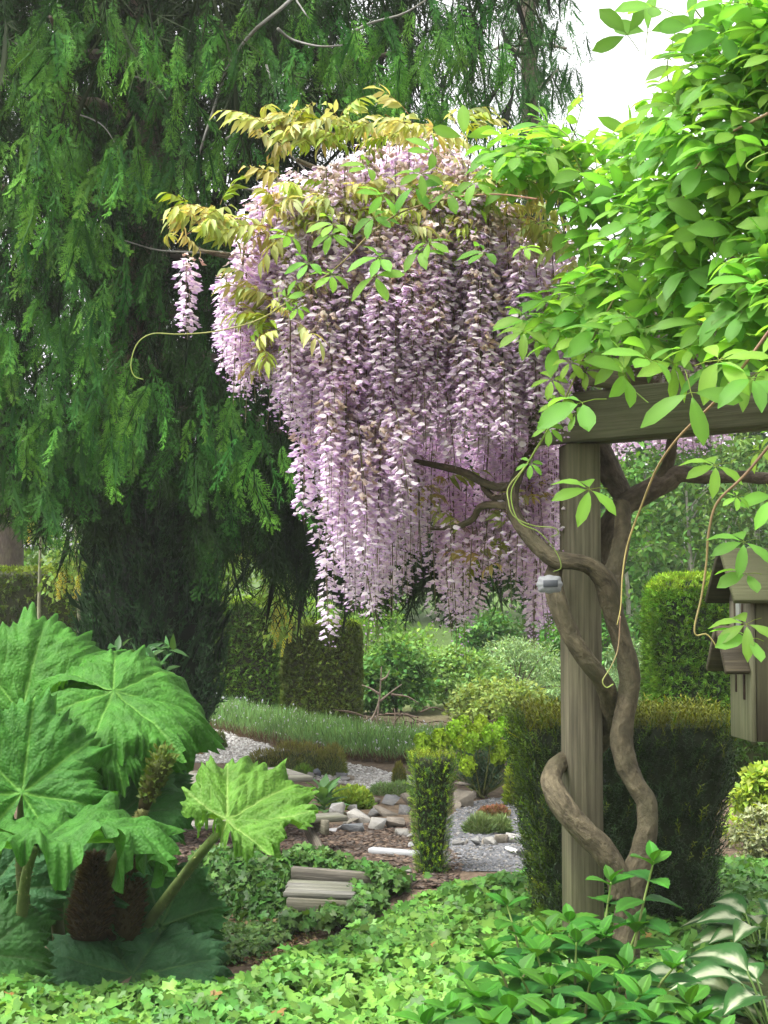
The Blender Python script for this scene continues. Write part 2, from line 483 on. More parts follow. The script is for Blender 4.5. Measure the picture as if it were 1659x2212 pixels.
def simple_leaf(L, w, col, fold=.15, droop=.15):
    """A folded leaf of 8 triangles along +Y."""
    ys = np.array([0, .3, .62, 1.0]); ws = np.array([0.04, 1, .8, 0.02]) * w / 2
    V = []
    for y, q in zip(ys, ws):
        z = -droop * L * y * y
        V += [(-q, y * L, z + fold * q), (0, y * L, z), (q, y * L, z + fold * q)]
    T = []
    for i in range(3):
        for j in range(2):
            a = i * 3 + j; b = a + 1; c = a + 4; d = a + 3
            T += [(a, b, c), (a, c, d)]
    return np.array(V), np.array(T), np.tile(np.asarray(col, float), (len(V), 1))

# ================================================================ ground
def hz(X, Y):
    X = np.asarray(X, float); Y = np.asarray(Y, float)
    def ss(a, b, v):
        t = np.clip((v - a) / (b - a), 0, 1); return t * t * (3 - 2 * t)
    m = ss(5.4, 6.2, Y) * (1 - ss(8.0, 9.0, Y)) * ss(-4.5, -3.8, X) * (1 - ss(-.35, .25, X - (Y - 7.5) * .12))
    far = .06 * np.clip(Y - 26, 0, 400) * ss(24, 40, Y)
    und = .015 * noise2(X * 1.7, Y * 1.9, 1.0)
    return -.2 * m + np.minimum(far, 6) + und * (1 - ss(20, 30, Y))

gx = np.unique(np.concatenate([np.linspace(-90, -14, 14), np.linspace(-14, 14, 90), np.linspace(14, 90, 14)]))
gy = np.unique(np.concatenate([np.linspace(-40, -2, 8), np.linspace(-2, 12, 70), np.linspace(12, 30, 40), np.linspace(30, 130, 20)]))
XX, YY = np.meshgrid(gx, gy)
ZZ = hz(XX, YY)
Vg = np.stack([XX, YY, ZZ], -1).reshape(-1, 3)
nx, ny = len(gx), len(gy)
ii, jj = np.meshgrid(np.arange(ny - 1), np.arange(nx - 1), indexing='ij')
a_ = (ii * nx + jj).ravel()
Tg = np.concatenate([np.stack([a_, a_ + 1, a_ + nx + 1], -1), np.stack([a_, a_ + nx + 1, a_ + nx], -1)])
nn = noise2(Vg[:, 0] * 1.5, Vg[:, 1] * 1.5, 3)[:, None]
soil = np.array([.115, .085, .058]) * (1 + .25 * nn)
grassc = np.array([.06, .1, .025]) * (1 + .2 * nn)
ft = np.clip((Vg[:, 1:2] - 19) / 5, 0, 1)
gg = G(); gg.add(Vg, Tg, np.clip(soil * (1 - ft) + grassc * ft, 0, 1))
tag(obj('ground', gg, M_SOIL, smooth=True), 'bare brown garden soil between the beds', 'ground', kind='structure')

def sheet(name, poly, z, col, label, cat, mat=None, wob=.06):
    pts = [gnd(x, y) for x, y in poly]
    dense = []
    for i in range(len(pts)):
        a, b = pts[i], pts[(i + 1) % len(pts)]
        k = max(2, int(np.linalg.norm(b - a) / .25))
        for t in range(k):
            q = lerp(a, b, t / k)
            dense.append((q[0] + wob * noise1(q[1] * 5 + i, 2), q[1] + wob * noise1(q[0] * 5 + i, 5)))
    bm = bmesh.new()
    f = bm.faces.new([bm.verts.new((x, y, 0)) for x, y in dense])
    bmesh.ops.triangulate(bm, faces=bm.faces[:])
    bmesh.ops.subdivide_edges(bm, edges=[e for e in bm.edges if e.calc_length() > .5], cuts=2, use_grid_fill=True)
    bmesh.ops.triangulate(bm, faces=bm.faces[:])
    bm.verts.index_update()
    V = np.array([v.co[:] for v in bm.verts]); T = np.array([[v.index for v in f.verts] for f in bm.faces]); bm.free()
    N = np.cross(V[T[:, 1]] - V[T[:, 0]], V[T[:, 2]] - V[T[:, 0]])
    T[N[:, 2] < 0] = T[N[:, 2] < 0][:, ::-1]
    V[:, 2] = hz(V[:, 0], V[:, 1]) + z
    g = G(); g.add(V, T, col)
    o = obj(name, g, mat or M_SOIL)
    return tag(o, label, cat, kind='structure'), dense

def sample_poly(dense, n):
    d = np.array(dense); lo, hi = d.min(0), d.max(0); out = []
    while len(out) < n:
        x, y = rng.uniform(lo[0], hi[0]), rng.uniform(lo[1], hi[1])
        if inside(x, y, dense): out.append((x, y))
    return np.array(out)

def pebbles(name, dense, n, size, cols, flat, label, mat, long=1.0):
    """Loose stones or chips of 8 triangles each, scattered over a bed."""
    V0 = np.array([(1, 0, 0), (-1, 0, 0), (0, 1, 0), (0, -1, 0), (0, 0, 1), (0, 0, -1)], float) * .5
    T0 = np.array([(0, 2, 4), (2, 1, 4), (1, 3, 4), (3, 0, 4), (2, 0, 5), (1, 2, 5), (3, 1, 5), (0, 3, 5)])
    g = G(); xy = sample_poly(dense, n); k = len(xy)
    for q in range(4):
        idx = np.arange(q, k, 4); m = len(idx)
        W = V0 * np.array([long, 1, flat]) * (1 + .35 * rng.normal(size=(6, 1)))
        a = rng.random(m) * 2 * PI
        F = np.stack([np.cos(a), np.sin(a), rng.normal(0, .25, m)], -1)
        N = np.stack([rng.normal(0, .25, m), rng.normal(0, .25, m), np.ones(m)], -1)
        c = np.array(cols)[rng.integers(0, len(cols), m)]
        P = np.column_stack([xy[idx], hz(xy[idx, 0], xy[idx, 1]) + size * flat * .2])
        g.scatter((W, T0, np.ones((6, 3))), frames(F, N), P, size * rng.uniform(.5, 1.5, m), tint=c)
    return tag(obj(name, g, mat), label, None, kind='stuff')

mulch_col = (.075, .052, .037)
_, dm = sheet('mulch_path', [(300, 1790), (520, 1782), (690, 1786), (800, 1776), (905, 1780), (985, 1838), (985, 1915), (640, 1890), (430, 1862), (300, 1850)], .004, mulch_col, 'brown bark mulch path in front of the rockery', 'path')
pebbles('mulch_chips', dm, 5000, .035, [(.10, .068, .048), (.065, .045, .034), (.13, .095, .068), (.045, .034, .027), (.085, .068, .056)], .35, 'brown bark chips', M_STONE, 1.8)
_, dm2 = sheet('mulch_path', [(1520, 1860), (1800, 1852), (1800, 2010), (1640, 1992), (1580, 1950)], .004, mulch_col, 'brown bark mulch path beyond the hostas', 'path')
pebbles('mulch_chips', dm2, 4000, .03, [(.12, .08, .058), (.075, .052, .04), (.14, .10, .075), (.055, .04, .032)], .35, 'bark chips', M_STONE, 1.8)
_, dw = sheet('white_gravel_path', [(330, 1650), (380, 1605), (425, 1572), (470, 1574), (560, 1606), (700, 1640), (830, 1668), (960, 1690), (960, 1716), (870, 1722), (770, 1704), (690, 1684), (560, 1650), (430, 1646)], .004, (.27, .26, .245), 'pale white gravel path curving through the rock garden', 'path', M_STONE)
pebbles('white_gravel', dw, 5000, .036, [(.5, .48, .45), (.41, .395, .37), (.34, .32, .29), (.56, .55, .52), (.26, .24, .215)], .6, 'loose white gravel', M_STONE)
_, dg = sheet('grey_gravel_bed', [(940, 1800), (985, 1745), (1060, 1722), (1200, 1720), (1240, 1760), (1220, 1890), (960, 1885)], .004, (.11, .112, .118), 'grey gravel bed beside the small flared yew', 'path', M_STONE)
pebbles('grey_gravel', dg, 5000, .026, [(.15, .155, .165), (.10, .105, .11), (.19, .19, .195), (.13, .12, .11), (.23, .22, .2)], .6, 'loose grey gravel', M_STONE)
_, dl = sheet('lawn', [(1430, 1935), (1540, 1905), (1590, 1955), (1650, 1995), (1800, 2025), (1800, 2120), (1430, 2090)], .006, (.06, .13, .02), 'patch of short lawn behind the hostas', 'lawn', M_SOIL)
gl = G(); xy = sample_poly(dl, 7000)
bl = diamond(.06, .006, 0, (.07, .16, .02), (.1, .2, .03))
gl.scatter(bl, frames(np.column_stack([rng.normal(0, .35, (7000, 2)), np.ones(7000)]), rvec(7000)), np.column_stack([xy, hz(xy[:, 0], xy[:, 1])]), rng.uniform(.6, 1.3, 7000))
tag(obj('grass', gl, M_HERB), 'short green lawn grass', None, kind='stuff')

# ================================================================ woods far behind
LEAF_FAR = [simple_leaf(1, .62, (1, 1, 1), .3, .2)]
_d = diamond(1, .6, .12, (1, 1, 1)); LEAF_FAR.append(_d)
def clump_leaves(g, centers, rad, per, size, col, spread_col=.25, tm=None, hang=.3, seed=0):
    """Leaves gathered round many clump centres."""
    k = len(centers); n = k * per
    P = np.repeat(np.asarray(centers), per, 0)
    off = rvec(n, 1.0); off = off / np.linalg.norm(off, axis=1, keepdims=True) * (rng.random((n, 1)) ** .45)
    rad = np.repeat(np.broadcast_to(np.asarray(rad, float), (k,)), per)[:, None]
    P = P + off * rad * np.array([1, 1, .7])
    F = unit(off + rvec(n, .6) + np.array([0, 0, -hang])); N = unit(rvec(n, .5) + off * .6 + np.array([0, 0, .9]))
    tint = 1.8 * np.asarray(col) * (1 + spread_col * np.repeat(rng.normal(0, .6, (k, 1)), per, 0)) * (1 + .12 * rng.normal(size=(n, 1)))
    g.scatter(tm or LEAF_FAR[1], frames(F, N), P, size * rng.uniform(.6, 1.35, n), tint=np.clip(tint, .004, .9))
    return g

def tree(name, x, Y, ytop, w, col, label, cat='tree', group=None, nclump=70, per=45, size=.17, ybot=None, trunk_r=.12, tcol=(.12, .11, .09), lean=0.0, clump_r=None):
    b = at(x, 1297, Y); b[2] = float(hz(b[0], b[1]))
    zt = at(x, ytop, Y)[2]; zb = at(x, ybot, Y)[2] if ybot else b[2] + (zt - b[2]) * .22
    W = w * mpp(Y)
    t = thing(name, label, cat, b, group)
    g = G()
    top = np.array([b[0] + lean, b[1], zt])
    ctrl = [(b[0], b[1], b[2] - .1, trunk_r), (*lerp(b, top, .35) + np.array([.15 * rng.normal(), 0, 0]), trunk_r * .8), (*lerp(b, top, .7), trunk_r * .5), (*lerp(b, top, .97), trunk_r * .15)]
    c = np.array(ctrl); tube(g, c[:, :3], c[:, 3], 7, tcol, n=12, rough=.08, seed=x)
    cen = []
    for k in range(nclump):
        u = rng.random(); zz = zb + (zt - zb) * u
        prof = math.sin(PI * min(1, .12 + .86 * u) ** .9) ** .6
        a = rng.random() * 2 * PI; rr = W / 2 * prof * math.sqrt(rng.random()) 
        cen.append((lerp(b, top, u)[0] + rr * math.cos(a), b[1] + rr * math.sin(a) * .9, zz))
    cen = np.array(cen)
    for k in range(0, nclump, 5):
        u = np.clip((cen[k][2] - b[2]) / (zt - b[2]) - .12, .08, .9)
        tube(g, [lerp(b, top, u), lerp(lerp(b, top, u), cen[k], .5) + np.array([0, 0, .1]), cen[k]], [trunk_r * .35, trunk_r * .2, .012], 4, tcol, n=5)
    obj('trunk', g, M_BARK, t)
    g = G()
    clump_leaves(g, cen, (clump_r or W * .17) * rng.uniform(.6, 1.3, nclump), per, size, np.asarray(col) * .66)
    obj('crown', g, M_FAR, t, kind='stuff')
    return t

for i, (x, Y, yt, w, c, lb) in enumerate([
    (-60, 40, 300, 620, (.035, .075, .022), 'dark broad tree at the far left, behind the cedar'),
    (330, 44, 250, 640, (.03, .065, .02), 'tall dark tree seen in slivers straight behind the cedar trunk'),
    (700, 42, 420, 560, (.04, .085, .025), 'dark tree behind the left part of the wisteria'),
    (1010, 43, 560, 480, (.05, .10, .03), 'mid green tree behind the middle of the wisteria'),
    (1250, 38, 600, 420, (.055, .115, .028), 'mid green tree filling the gap right of the post'),
    (1430, 44, 520, 420, (.045, .10, .026), 'taller dark green tree above the clipped column hedge'),
    (1330, 36, 700, 380, (.055, .115, .03), 'bushy tree low behind the leaning vine stem'),
    (1520, 37, 660, 380, (.06, .12, .03), 'bushy tree low between the two hanging runners'),
    (1680, 37, 640, 380, (.055, .11, .03), 'bushy tree low at the right edge behind the birdhouse'),
    (1150, 37, 760, 380, (.05, .11, .03), 'bushy tree low behind the hanging wisteria tips'),
    (1600, 40, 560, 420, (.06, .115, .03), 'green tree behind the birdhouse roof'),
    (1790, 42, 520, 460, (.05, .1, .028), 'green tree at the far right edge of the wood'),
    (-520, 38, 420, 620, (.04, .085, .025), 'dark tree just outside the left edge of the view'),
    (2120, 40, 480, 520, (.05, .1, .028), 'green tree just outside the right edge of the view')]):
    tree('woodland_tree', x, Y, yt, w, c, lb, group='trees of the wood behind the garden', nclump=95, per=42, size=.26, ybot=1330)
for i, (x, Y, yt, w, c, lb) in enumerate([
    (1335, 27, 1020, 210, (.065, .14, .03), 'light green young tree just right of the leaning vine stem'),
    (1415, 29, 980, 170, (.06, .13, .03), 'slim young tree with pale stem left of the hanging runner'),
    (1500, 28, 940, 180, (.075, .145, .035), 'slim young tree with pale stem behind the hanging runner'),
    (1575, 30, 930, 170, (.085, .15, .04), 'yellowish young tree with pale stem left of the birdhouse roof'),
    (1650, 28, 960, 190, (.075, .14, .035), 'young tree with pale stem right behind the birdhouse roof')]):
    tree('young_tree', x, Y, yt, w, c, lb, group='young trees at the edge of the wood', nclump=46, per=40, size=.15, ybot=1380, trunk_r=.055, tcol=(.3, .29, .24), lean=rng.normal() * .3, clump_r=.5)

def shrub(name, x, Y, ytop, ybot, w, col, label, group=None, nclump=60, per=60, size=.08, twig=(.14, .11, .08), tm=None, cat='shrub', deep=.8, hang=.2, mat=None, ntw=14, flat=.55):
    b = at(x, ybot, Y); b[2] = float(hz(b[0], b[1]))
    zt = at(x, ytop, Y)[2]; W = w * mpp(Y); H = zt - b[2]
    t = thing(name, label, cat, b, group)
    cen = []
    for k in range(nclump):
        a = rng.random() * 2 * PI; u = rng.random() ** .6
        ph = rng.random()
        zz = b[2] + H * (.12 + .8 * ph)
        rr = W / 2 * (1 - ph ** 2.2) ** flat * (rng.random() ** .3)
        cen.append((b[0] + rr * math.cos(a), b[1] + rr * deep * math.sin(a), zz))
    cen = np.array(cen)
    g = G()
    for k in range(min(ntw, nclump)):
        tube(g, [b + np.array([rng.normal() * .06 * W, rng.normal() * .05 * W, -.03]), lerp(b, cen[k], .5) + np.array([0, 0, .12 * H]), cen[k]], [.016, .011, .004], 4, twig, n=6)
    obj('stem', g, M_BARK, t)
    g = G(); clump_leaves(g, cen, W * .13 * rng.uniform(.6, 1.3, nclump), per, size, col, tm=tm, hang=hang)
    obj('foliage', g, mat or M_FAR, t, kind='stuff')
    return t
BR = 'wild shrubs on the bank behind the lavender'
shrub('wild_shrub', 850, 21, 1395, 1575, 190, (.06, .125, .035), 'green bramble bush right beside the clipped hedge end', BR, 90, 60, .085)
shrub('wild_shrub', 985, 22, 1400, 1560, 230, (.10, .165, .055), 'pale green bramble bush behind the dead brush', BR, 90, 60, .08)
shrub('wild_shrub', 1120, 24, 1380, 1560, 240, (.13, .19, .095), 'silvery grey green willow bush left of the post', BR, 90, 60, .075, tm=diamond(1, .3, .05, (1, 1, 1)))
shrub('wild_shrub', 1080, 20, 1475, 1580, 230, (.12, .16, .05), 'low yellowish bramble bush above the euphorbia', BR, 70, 60, .075)
shrub('wild_shrub', 1060, 27, 1320, 1500, 190, (.05, .11, .03), 'dark green bush hanging below the wisteria tips', BR, 60, 60, .1)
shrub('wild_shrub', 1360, 22, 1380, 1560, 150, (.11, .17, .085), 'greyish willow bush between vine and column hedge', BR, 60, 60, .08, tm=diamond(1, .3, .05, (1, 1, 1)))
shrub('wild_shrub', 1270, 25, 1250, 1540, 200, (.055, .12, .03), 'tall green bush directly behind the post', BR, 70, 60, .1)
shrub('wild_shrub', 790, 27, 1280, 1520, 300, (.09, .16, .04), 'light green bush above the clipped hedge', BR, 80, 60, .1)
shrub('wild_shrub', 530, 28, 1140, 1480, 330, (.10, .17, .035), 'sunlit light green bush behind the middle hedge', BR, 90, 60, .11)
shrub('wild_shrub', 60, 26, 1080, 1460, 330, (.09, .16, .04), 'sunlit light green bush at the left edge above the hedge', BR, 90, 60, .11)
shrub('wild_shrub', -260, 25, 1120, 1460, 330, (.08, .15, .035), 'green bush outside the left edge of the view', BR, 80, 60, .11)
shrub('wild_shrub', 250, 27, 1020, 1460, 330, (.08, .15, .04), 'light green bush seen through the cedar skirts', BR, 80, 60, .11)

# dead brush
b = at(850, 1580, 18.6); b[2] = 0
t = thing('brush_pile', 'heap of dead brown twigs at the end of the clipped hedge', 'brush pile', b)
for k in range(34):
    x0 = rng.uniform(785, 930); y0 = rng.uniform(1535, 1585)
    p0 = at(x0, y0, 18.6 + rng.normal() * .25); p1 = at(x0 + rng.uniform(-80, 70), y0 + rng.uniform(-34, 26), 18.6 + rng.normal() * .3)
    p0[2] = max(p0[2], .02); p1[2] = max(p1[2], .02)
    g = G(); tube(g, [p0, (p0 + p1) / 2 + np.array([0, 0, rng.uniform(0, .06)]), p1], [.011, .009, .004], 4, (.14, .1, .072), n=6); obj('twig', g, M_BARK, t)
for pp in ([(812, 1580), (818, 1520), (822, 1480), (824, 1440)], [(820, 1500), (800, 1487), (782, 1480)], [(820, 1515), (845, 1495), (868, 1478)], [(822, 1470), (835, 1462), (842, 1448)], [(800, 1560), (812, 1535), (819, 1512)], [(845, 1500), (880, 1505), (905, 1520)]):
    g = G(); tube(g, [at(x, y, 18.3) for x, y in pp], np.linspace(.016, .006, len(pp)), 5, (.25, .2, .15), n=10); obj('bare_branch', g, M_BARK, t)
# fallen branches by the far left trunk
b = gnd(20, 1330, 0) * 0 + at(15, 1297, 24); b[2] = 0
t = thing('conifer_trunk', 'thick brown tree trunk at the left edge behind the hedge', 'tree', b)
g = G(); tube(g, [b + np.array([0, 0, -.1]), b + np.array([.0, 0, 2]), b + np.array([-.05, 0, 5.5])], [.34, .26, .2], 10, (.075, .058, .044), n=14, rough=.1); obj('trunk', g, M_BARK, t)
cen = np.column_stack([b[0] + rng.normal(0, .8, 40), b[1] + rng.normal(0, .8, 40), rng.uniform(3.2, 6.5, 40)])
g = G(); clump_leaves(g, cen, .6, 40, .2, (.03, .06, .02)); obj('crown', g, M_FAR, t, kind='stuff')

# ================================================================ clipped hedges
FANS = [fan(seed=s) for s in range(4)]
def hedge(name, x0, x1, ytop, ybot, Y, depth, col, tip, label, cat='hedge', round_=.05, n=2600, size=.085, topcol=None, group=None, bodyc=(.03, .04, .012), skew=0.0, zb=None, taper=0.0):
    p = at((x0 + x1) / 2, ybot, Y)
    z0 = 0.0 if zb is None else zb; z1 = at((x0 + x1) / 2, ytop, Y)[2]
    hw = (x1 - x0) / 2 * mpp(Y); H = z1 - z0
    b = np.array([p[0], Y + depth / 2, z0])
    t = thing(name, label, cat, b, group)
    ax = unit(np.array([1, skew, 0])); ay = np.array([-ax[1], ax[0], 0])
    def place(u, v, w):           # u,v,w in -1..1 on a rounded box
        e = 9.0 if round_ < .1 else 6.0
        q = np.stack([u, v, w], -1)
        nrm = (np.abs(q) ** e).sum(-1) ** (1 / e)
        q = q / nrm[:, None]
        nn = np.sign(q) * np.abs(q) ** (e - 1)
        sc = 1 + taper * (q[:, 2] + 1) / 2
        X = q[:, 0] * hw * sc; Yl = q[:, 1] * depth / 2 * sc; Z = (q[:, 2] + 1) / 2 * H
        wav = .018 * noise3(np.stack([X * 3, Yl * 3, Z * 3], -1), x0)
        P = b + ax * X[:, None] + ay * Yl[:, None] + np.array([0, 0, 1]) * Z[:, None]
        Nn = unit(ax * nn[:, :1] + ay * nn[:, 1:2] + np.array([0, 0, 1]) * nn[:, 2:3])
        return P + Nn * wav[:, None], Nn
    g = G()                         # twiggy body
    m = 26
    uu, vv = np.meshgrid(np.linspace(-1, 1, m), np.linspace(-1, 1, m)); uu, vv = uu.ravel(), vv.ravel(); on = np.ones_like(uu)
    ij = (np.arange(m - 1)[:, None] * m + np.arange(m - 1)[None]).ravel()
    Tq = np.concatenate([np.stack([ij, ij + 1, ij + m + 1], -1), np.stack([ij, ij + m + 1, ij + m], -1)])
    for args in ((uu, -on, vv), (uu, on, vv), (-on, uu, vv), (on, uu, vv), (uu, vv, on)):
        P, Nn = place(*args); g.add(P - Nn * .05, Tq, bodyc)
    obj('branches', g, M_HEDGE, t)
    g = G()
    A = [hw * H, hw * H * .3, depth * H / 2, depth * H / 2, hw * depth * .8]
    for q, fa in enumerate(A):
        k = int(n * fa / sum(A)); u, v = rng.uniform(-1, 1, k), rng.uniform(-1, 1, k); o1 = np.ones(k)
        P, Nn = place(*[(u, -o1, v), (u, o1, v), (-o1, u, v), (o1, u, v), (u, v, o1)][q])
        up = np.array([0, 0, 1.0])
        F = unit(Nn * .45 + rvec(k, .35) + up * (.25 if q < 4 else .6)); N2 = unit(rvec(k, .7) + Nn * .5 + up * .3)
        P = P + Nn * rng.uniform(-.05, .0, (k, 1))
        for f_ in range(4):
            s_ = slice(f_, None, 4)
            kk = len(P[s_])
            patch = .75 + .35 * noise3(P[s_] * 4, 2)[:, None]
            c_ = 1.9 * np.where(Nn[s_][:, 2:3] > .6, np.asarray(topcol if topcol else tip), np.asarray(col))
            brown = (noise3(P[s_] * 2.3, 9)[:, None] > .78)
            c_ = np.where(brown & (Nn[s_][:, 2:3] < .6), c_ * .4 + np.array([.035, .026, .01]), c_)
            g.scatter(FANW[f_], frames(F[s_], N2[s_]), P[s_], size / .08 * rng.uniform(.7, 1.3, kk), tint=c_ * patch)
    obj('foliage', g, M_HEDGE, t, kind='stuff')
    return t
FANW = [fan(n=4, w=.019, col=(.6, .6, .6), tip=(1.45, 1.45, 1.3), seed=s) for s in range(4)]
HG = 'clipped hedges behind the garden'
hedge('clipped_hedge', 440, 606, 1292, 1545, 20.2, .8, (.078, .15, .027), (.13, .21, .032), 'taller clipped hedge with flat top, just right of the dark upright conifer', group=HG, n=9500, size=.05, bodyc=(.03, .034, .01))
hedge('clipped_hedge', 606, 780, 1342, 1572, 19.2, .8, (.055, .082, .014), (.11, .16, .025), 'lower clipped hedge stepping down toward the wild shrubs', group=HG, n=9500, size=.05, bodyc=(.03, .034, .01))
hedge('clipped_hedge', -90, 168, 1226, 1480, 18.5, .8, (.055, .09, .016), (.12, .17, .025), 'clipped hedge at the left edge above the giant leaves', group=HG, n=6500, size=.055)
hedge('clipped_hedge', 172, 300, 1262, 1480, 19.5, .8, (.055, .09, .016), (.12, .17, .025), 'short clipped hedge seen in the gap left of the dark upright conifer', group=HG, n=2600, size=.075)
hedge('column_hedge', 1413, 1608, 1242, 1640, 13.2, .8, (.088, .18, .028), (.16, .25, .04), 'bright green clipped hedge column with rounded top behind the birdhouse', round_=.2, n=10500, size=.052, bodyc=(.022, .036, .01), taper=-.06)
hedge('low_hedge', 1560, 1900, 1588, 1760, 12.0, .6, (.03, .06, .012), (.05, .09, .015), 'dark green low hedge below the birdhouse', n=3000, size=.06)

# ================================================================ red cedar
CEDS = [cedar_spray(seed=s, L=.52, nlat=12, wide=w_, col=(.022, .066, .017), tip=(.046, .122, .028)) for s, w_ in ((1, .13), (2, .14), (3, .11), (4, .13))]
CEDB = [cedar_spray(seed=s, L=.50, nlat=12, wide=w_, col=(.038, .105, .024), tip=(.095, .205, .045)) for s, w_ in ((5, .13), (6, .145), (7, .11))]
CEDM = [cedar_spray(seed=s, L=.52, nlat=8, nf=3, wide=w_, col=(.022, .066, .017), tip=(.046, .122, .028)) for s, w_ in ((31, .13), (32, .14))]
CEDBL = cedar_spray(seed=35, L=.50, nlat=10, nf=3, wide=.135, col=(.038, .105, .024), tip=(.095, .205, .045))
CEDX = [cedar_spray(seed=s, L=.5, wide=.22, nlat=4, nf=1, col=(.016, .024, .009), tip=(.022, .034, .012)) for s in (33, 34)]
CEDD = [cedar_spray(seed=s, L=.5, wide=.19, nlat=8, nf=2, col=(.011, .026, .007), tip=(.02, .046, .011)) for s in (8, 9, 10)]  # dark copies: shade behind the bright tips put into the green
CEDL = [cedar_spray(seed=s, L=.5, wide=.2, nlat=6, nf=1, col=(.016, .024, .009), tip=(.022, .034, .012)) for s in (11, 12)]  # brown green inner sprays, crown shade put into the colour too

b = at(285, 1297, 13.6); b[2] = 0
cedar = thing('red_cedar', 'huge dark cedar with drooping fern-like sprays filling the left background', 'tree', b)
g = G(); tube(g, [b + np.array([0, 0, -.1]), b + np.array([.05, 0, 1.2]), b + np.array([0, .1, 4]), b + np.array([.1, .1, 9]), b + np.array([.1, .1, 15])], [.4, .31, .28, .22, .05], 12, (.10, .07, .052), n=24, rough=.07)
obj('trunk', g, M_BARK, cedar)

CL = [(60, 75, 1), (135, 45, 1), (165, 110, 1), (30, 165, 1), (110, 190, 1), (185, 20, 0), (250, 30, 0), (300, 60, 0), (360, 110, 1), (420, 60, 0), (455, 100, 1),
      (505, 130, 0), (560, 40, 0), (615, 70, 0), (660, 100, 0), (700, 40, 0), (740, 120, 1), (780, 60, 0), (820, 130, 0), (860, 40, 0), (905, 110, 1), (950, 40, 0), (985, 120, 0), (1010, 40, 0),
      (770, 190, 1), (850, 210, 0), (920, 215, 0), (985, 210, 0), (1030, 130, 0), (650, 190, 0), (600, 230, 0),
      (40, 300, 1), (125, 285, 1), (170, 300, 1), (215, 330, 1), (75, 370, 1), (20, 420, 0), (330, 170, 0), (390, 220, 0), (455, 300, 1), (440, 360, 1), (270, 360, 1), (330, 365, 0), (385, 370, 0),
      (145, 455, 1), (190, 490, 1), (120, 500, 1), (240, 560, 0), (215, 620, 1), (60, 600, 0), (25, 700, 1), (15, 770, 1), (90, 690, 1), (150, 680, 0), (185, 740, 1), (225, 700, 0),
      (75, 830, 1), (150, 850, 1), (205, 830, 0), (255, 800, 1), (290, 830, 1), (60, 930, 0), (110, 940, 1), (180, 930, 0), (235, 905, 1), (280, 930, 1), (450, 880, 1), (475, 930, 1), (505, 985, 1), (430, 960, 0),
      (160, 1020, 0), (95, 1050, 0), (40, 1060, 0), (480, 800, 0)]
def sprays_at(p, n, Y, size, spread):
    """Positions and rotations of n sprays that fan out and hang from one twig tip."""
    out = []
    for k in range(n):
        q = p + np.array([rng.normal() * spread, rng.normal() * spread * .8, rng.uniform(-1, .6) * spread])
        f = unit(np.array([rng.normal() * .3, -.25 + rng.normal() * .3, -1]))
        nrm = unit(np.array([rng.normal() * .8, -1, .35 + rng.normal() * .5]))
        out.append((frame1(f, nrm), q, size * rng.uniform(.65, 1.15)))
    return out
mb = [tmesh('cedar_spray', t_, M_CEDAR) for t_ in CEDB]; ms = [tmesh('cedar_spray', t_, M_CEDAR) for t_ in CEDS]
tips = []
count = 0
for i, (x, y, br) in enumerate(CL):
    Y = 10.4 + .7 * math.sin(i * 2.1) + (.5 if not br else 0)
    p = at(x, y - 14, Y); tips.append((p, i))
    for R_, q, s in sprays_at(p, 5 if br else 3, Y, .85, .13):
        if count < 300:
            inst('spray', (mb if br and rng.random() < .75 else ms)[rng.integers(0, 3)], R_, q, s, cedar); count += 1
# limbs
for pp, r0 in (([(650, -20), (600, 25), (545, 70), (495, 140), (470, 210), (440, 300), (425, 352)], .032), ([(600, 62), (630, 85), (690, 100), (740, 98)], .024),
               ([(575, 140), (590, 190), (592, 230)], .02), ([(760, 70), (800, 50), (870, 30), (920, 0)], .024), ([(95, 108), (60, 108), (20, 85)], .018),
               ([(290, 165), (330, 180), (360, 215)], .012), ([(480, 545), (420, 545), (340, 540), (270, 520)], .022), ([(150, 240), (220, 270), (260, 330)], .014), ([(1110, 470), (1070, 490), (1040, 495)], .02), ([(640, 0), (660, 30), (668, 40)], .014),
               ([(490, 300), (540, 280), (610, 320), (690, 400)], .03), ([(500, 400), (570, 420), (640, 470)], .022)):
    k = len(pp); g = G(); yy = 10.35 + rng.uniform(0, .5)
    tube(g, [at(x, y, yy + .1 * rng.normal()) for x, y in pp], np.linspace(r0, r0 * .45, k) * .5, 6, (.2, .2, .18), n=14, rough=.08); obj('branch', g, M_BARK, cedar)
for i in range(16):                                # big limbs from trunk toward the viewer
    a = -PI / 2 + rng.uniform(-1.3, 1.3); z0 = 3.2 + i * .5; L = rng.uniform(2.2, 3.4)
    d = np.array([math.cos(a), math.sin(a), 0]); p0 = b + np.array([0, 0, z0])
    g = G(); tube(g, [p0, p0 + d * L * .4 + np.array([0, 0, .05]), p0 + d * L * .8 - np.array([0, 0, .3]), p0 + d * L - np.array([0, 0, .25])], [.09, .06, .035, .015], 6, (.09, .07, .055), n=10, rough=.08); obj('branch', g, M_BARK, cedar)

